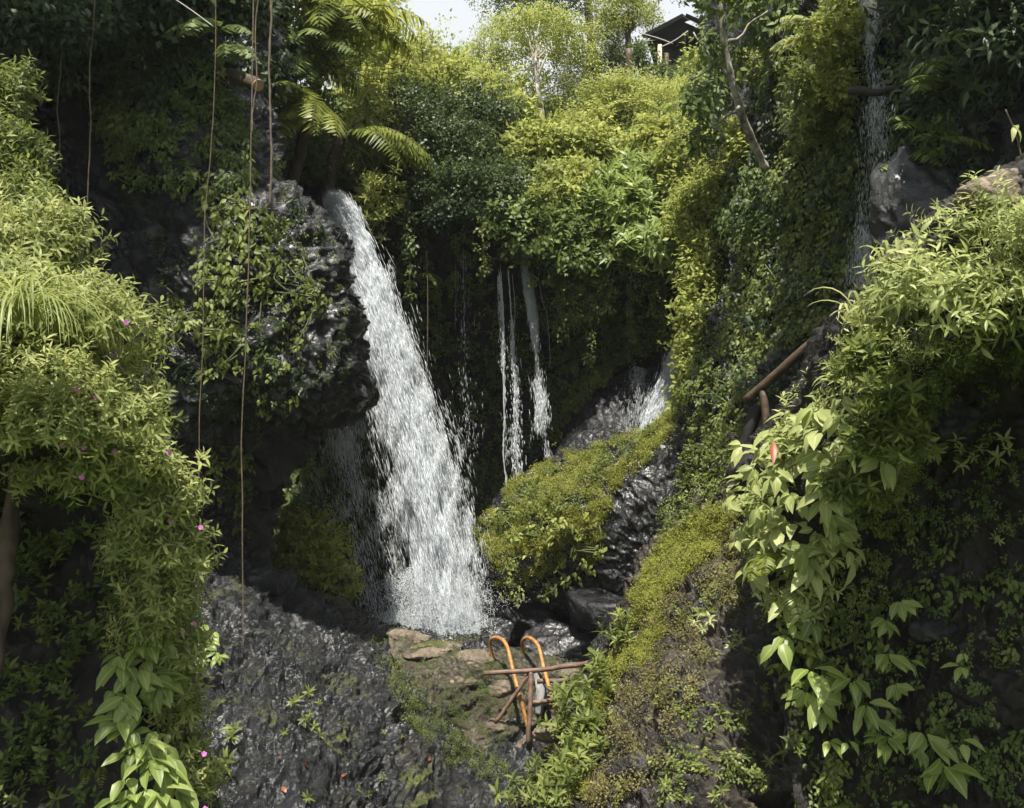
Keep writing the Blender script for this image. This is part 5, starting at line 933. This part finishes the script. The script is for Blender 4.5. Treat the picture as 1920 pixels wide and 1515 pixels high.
far_tree('tall_tree', 'tall dark crowned tree with a straight grey trunk at the top edge', [(1118, 170), (1110, 90), (1100, -20), (1096, -120)], 36, .2, [(1000, -10, 36, 90, 50), (1060, 20, 36, 50, 30), (950, 0, 36.4, 40, 36), (1080, -60, 36, 120, 60)], 700, .42, 'fine', 'mid')
far_tree('pale_tree', 'hazy pale green tree between grey trunk and shelter', [(1178, 165), (1178, 90), (1176, 20)], 33, .15, [(1170, 20, 33, 55, 50), (1205, 30, 33, 30, 30), (1150, 60, 33.4, 36, 50), (1165, 110, 33.5, 34, 30)], 620, .36, 'fine', 'bright', 'wood')
far_tree('dark_tree', 'dark conifer like tree behind the round tree', [(1120, 250), (1120, 180), (1122, 110)], 33, .14, [(1110, 190, 33, 60, 50), (1150, 160, 33.5, 50, 50), (1060, 200, 33, 36, 36), (1090, 150, 33.6, 60, 40)], 800, .3, 'fine', 'dark')
far_tree('far_tree', 'small tree by the shelter with a thin black stem', [(1212, 170), (1198, 120), (1192, 70)], 31, .05, [(1196, 100, 31, 20, 26), (1230, 140, 31.2, 40, 24)], 160, .28, 'puff', 'mid', 'black_wood')
far_tree('far_tree', 'low hazy tree right of the open sky patch', [(905, 200), (900, 140), (898, 90)], 38, .1, [(900, 120, 38, 36, 40), (930, 60, 40, 30, 30), (870, 150, 38, 40, 36)], 360, .36, 'fine', 'bright')
far_tree('far_tree', 'hazy tree low on the skyline above the waterfall', [(800, 230), (800, 150), (795, 100)], 36, .08, [(790, 150, 36, 36, 50), (740, 150, 36, 50, 60), (830, 160, 36, 30, 40)], 460, .34, 'fine', 'bright')
far_tree('far_tree', 'tree behind the saplings at the left of the open sky', [(700, 230), (690, 100), (690, 0)], 30, .12, [(690, 40, 30, 50, 60), (720, 110, 30.4, 50, 60), (660, 120, 30, 50, 90), (650, 0, 30, 60, 50)], 900, .36, 'fine', 'bright')
far_tree('far_tree', 'leafy tree behind the shelter roof at the right', [(1350, 180), (1345, 60), (1345, -60)], 36, .15, [(1340, 60, 36, 40, 40), (1370, 0, 36, 60, 60), (1420, 60, 36, 60, 90), (1250, -20, 36, 80, 22)], 700, .36, 'puff', 'mid')
# open sided shelter with a dark roof
hs = thing('shelter', 'small dark gable roofed shelter on posts up on the hill', 'shelter', W(1265, 190, 32))
def quad_prism(name, pts, th, mat):
    A = np.array([W(*p) for p in pts]); n = nrm(np.cross(A[1]-A[0], A[-1]-A[0])); k = len(A); V = np.concatenate([A, A+n*th]); F = []
    for i in range(1, k-1): F += [(0, i, i+1), (k, k+i+1, k+i)]
    for i in range(k): j = (i+1) % k; F += [(i, k+i, k+j), (i, k+j, j)]
    mb = MB(); mb.add(V, F); return mb.build(name, M[mat], hs, smooth=False)
quad_prism('roof', [(1206, 72, 31.4), (1282, 32, 31.2), (1292, 38, 35), (1222, 72, 35)], .12, 'thatch')
quad_prism('roof', [(1284, 32, 31.2), (1352, 62, 31.4), (1352, 66, 35), (1294, 38, 35)], .12, 'thatch')
quad_prism('gable', [(1216, 74, 31.8), (1280, 40, 31.7), (1340, 66, 31.8), (1280, 76, 31.8)], .08, 'black_wood')
quad_prism('wall', [(1214, 76, 32.2), (1262, 74, 32.2), (1262, 150, 32.2), (1236, 150, 32.2), (1228, 120, 32.2)], .1, 'black_wood')
quad_prism('wall', [(1262, 74, 32.25), (1340, 72, 32.25), (1340, 150, 32.25), (1262, 150, 32.25)], .1, 'black_wood')
for x, y0, mt in [(1237, 84, 'bark_pale'), (1250, 100, 'wood'), (1330, 70, 'wood')]:
    mb = MB(); tube(mb, [W(x, y0, 31.5), W(x, 200, 31.5)], .07, 8); mb.build('post', M[mt], hs)
mb = MB(); tube(mb, [W(1236, 145, 31.4), W(1275, 140, 31.4)], .05, 6); mb.build('beam', M['wood'], hs)
for lab, pts in [('cable running from the pale tree to the shelter', [(1200, 62), (1235, 72), (1262, 82)]), ('cable from the shelter post up under the roof', [(1240, 88), (1265, 76), (1290, 58)])]:
    mb = MB(); P = cr(np.array([W(x, y, 31) for x, y in pts]), 12); tube(mb, P, .02, 5); tag(mb.build('cable', M['wire'], origin=P[0]), lab, 'cable', 'cables at the shelter')
mb = MB(); P = cr(np.array([W(300, -20, 11.8), W(360, 20, 11.8), W(400, 50, 11.8)]), 14); tube(mb, P, .007, 5); tag(mb.build('cable', M['wire'], origin=P[0]), 'slack wire crossing the top of the left cliff', 'cable')
for lab, x, y0, Y, rd, mt in [('reddish bare trunk left of the shelter', 1179, 92, 30, .1, 'wood'), ('short reddish stump under the shelter', 1218, 140, 29.5, .1, 'wood')]:
    t = thing('bare_trunk', lab, 'trunk', W(x, 190, Y)); mb = MB(); tube(mb, wig(W(x, 195, Y), W(x, y0, Y), 8, .05), rd, 8); mb.build('trunk', M[mt], t)

# ================================================================== thin volume added over the scene to lift the blacks
m = bpy.data.materials.new('black_lift_haze'); m.use_nodes = True; t = m.node_tree; t.nodes.clear(); o_ = t.nodes.new('ShaderNodeOutputMaterial'); v_ = t.nodes.new('ShaderNodeVolumePrincipled')
v_.inputs['Color'].default_value = (.93, .96, 1, 1); v_.inputs['Density'].default_value = .00035; t.links.new(v_.outputs[0], o_.inputs['Volume'])
mb = MB(); V = [(x, y, z) for x in (-270, 270) for y in (-70, 330) for z in (-1, 40)]
mb.add(V, [(0, 1, 3), (0, 3, 2), (4, 6, 7), (4, 7, 5), (0, 4, 5), (0, 5, 1), (2, 3, 7), (2, 7, 6), (0, 2, 6), (0, 6, 4), (1, 5, 7), (1, 7, 3)])
tag(mb.build('black_lift_haze', m, smooth=False), kind='stuff')
# ================================================================== light, sky, camera
SUN_EL, SUN_TO = math.radians(69), nrm(np.array([-.05, -.36, 0]))
d = np.array([SUN_TO[0]*math.cos(SUN_EL), SUN_TO[1]*math.cos(SUN_EL), math.sin(SUN_EL)])
sl = bpy.data.lights.new('sun', 'SUN'); sl.energy = 4.8; sl.angle = math.radians(.6); sl.color = (1, .95, .85)
so = bpy.data.objects.new('sun', sl); COL.objects.link(so); so.rotation_euler = Vector(d).to_track_quat('Z', 'Y').to_euler()
w = bpy.data.worlds.new('World'); sc.world = w; w.use_nodes = True; t = w.node_tree; t.nodes.clear(); L = t.links.new
sk = t.nodes.new('ShaderNodeTexSky'); sk.sky_type = 'NISHITA'; sk.sun_disc = False; sk.sun_elevation = SUN_EL; sk.sun_rotation = math.atan2(SUN_TO[0], SUN_TO[1]); sk.air_density = 1.2; sk.dust_density = 2.5
bg = t.nodes.new('ShaderNodeBackground'); bg.inputs[1].default_value = .056; ow = t.nodes.new('ShaderNodeOutputWorld')
tc = t.nodes.new('ShaderNodeTexCoord'); nz = t.nodes.new('ShaderNodeTexNoise'); nz.inputs['Scale'].default_value = 2.2; nz.inputs['Detail'].default_value = 6; L(tc.outputs['Generated'], nz.inputs['Vector'])
sp_ = t.nodes.new('ShaderNodeSeparateXYZ'); L(tc.outputs['Generated'], sp_.inputs[0])
ma = t.nodes.new('ShaderNodeMath'); ma.operation = 'MULTIPLY_ADD'; L(sp_.outputs[2], ma.inputs[0]); ma.inputs[1].default_value = -.20; L(nz.outputs[0], ma.inputs[2])
mr = t.nodes.new('ShaderNodeMapRange'); L(ma.outputs[0], mr.inputs[0]); mr.inputs[1].default_value = .16; mr.inputs[2].default_value = .34
mx = t.nodes.new('ShaderNodeMixRGB'); L(mr.outputs[0], mx.inputs[0]); L(sk.outputs[0], mx.inputs[1]); mx.inputs[2].default_value = (7.5, 7.8, 8.2, 1)
L(mx.outputs[0], bg.inputs[0]); L(bg.outputs[0], ow.inputs[0])
cam = bpy.data.cameras.new('camera'); co = bpy.data.objects.new('camera', cam); COL.objects.link(co); co.location = (0, 0, CZ); co.rotation_euler = (math.pi/2, 0, 0)
cam.sensor_width = 36; cam.lens = 36*FPX/1920; cam.clip_end = 1000; sc.camera = co
sc.view_settings.view_transform = 'Standard'; sc.view_settings.look = 'None'; sc.view_settings.gamma = 1; sc.view_settings.exposure = 1.1
c = sc.cycles; c.max_bounces = 8; c.diffuse_bounces = 6; c.glossy_bounces = 2; c.transmission_bounces = 6; c.transparent_max_bounces = 24; c.caustics_reflective = False; c.caustics_refractive = False
c.use_denoising = True; c.sample_clamp_indirect = 4; c.sample_clamp_direct = 12
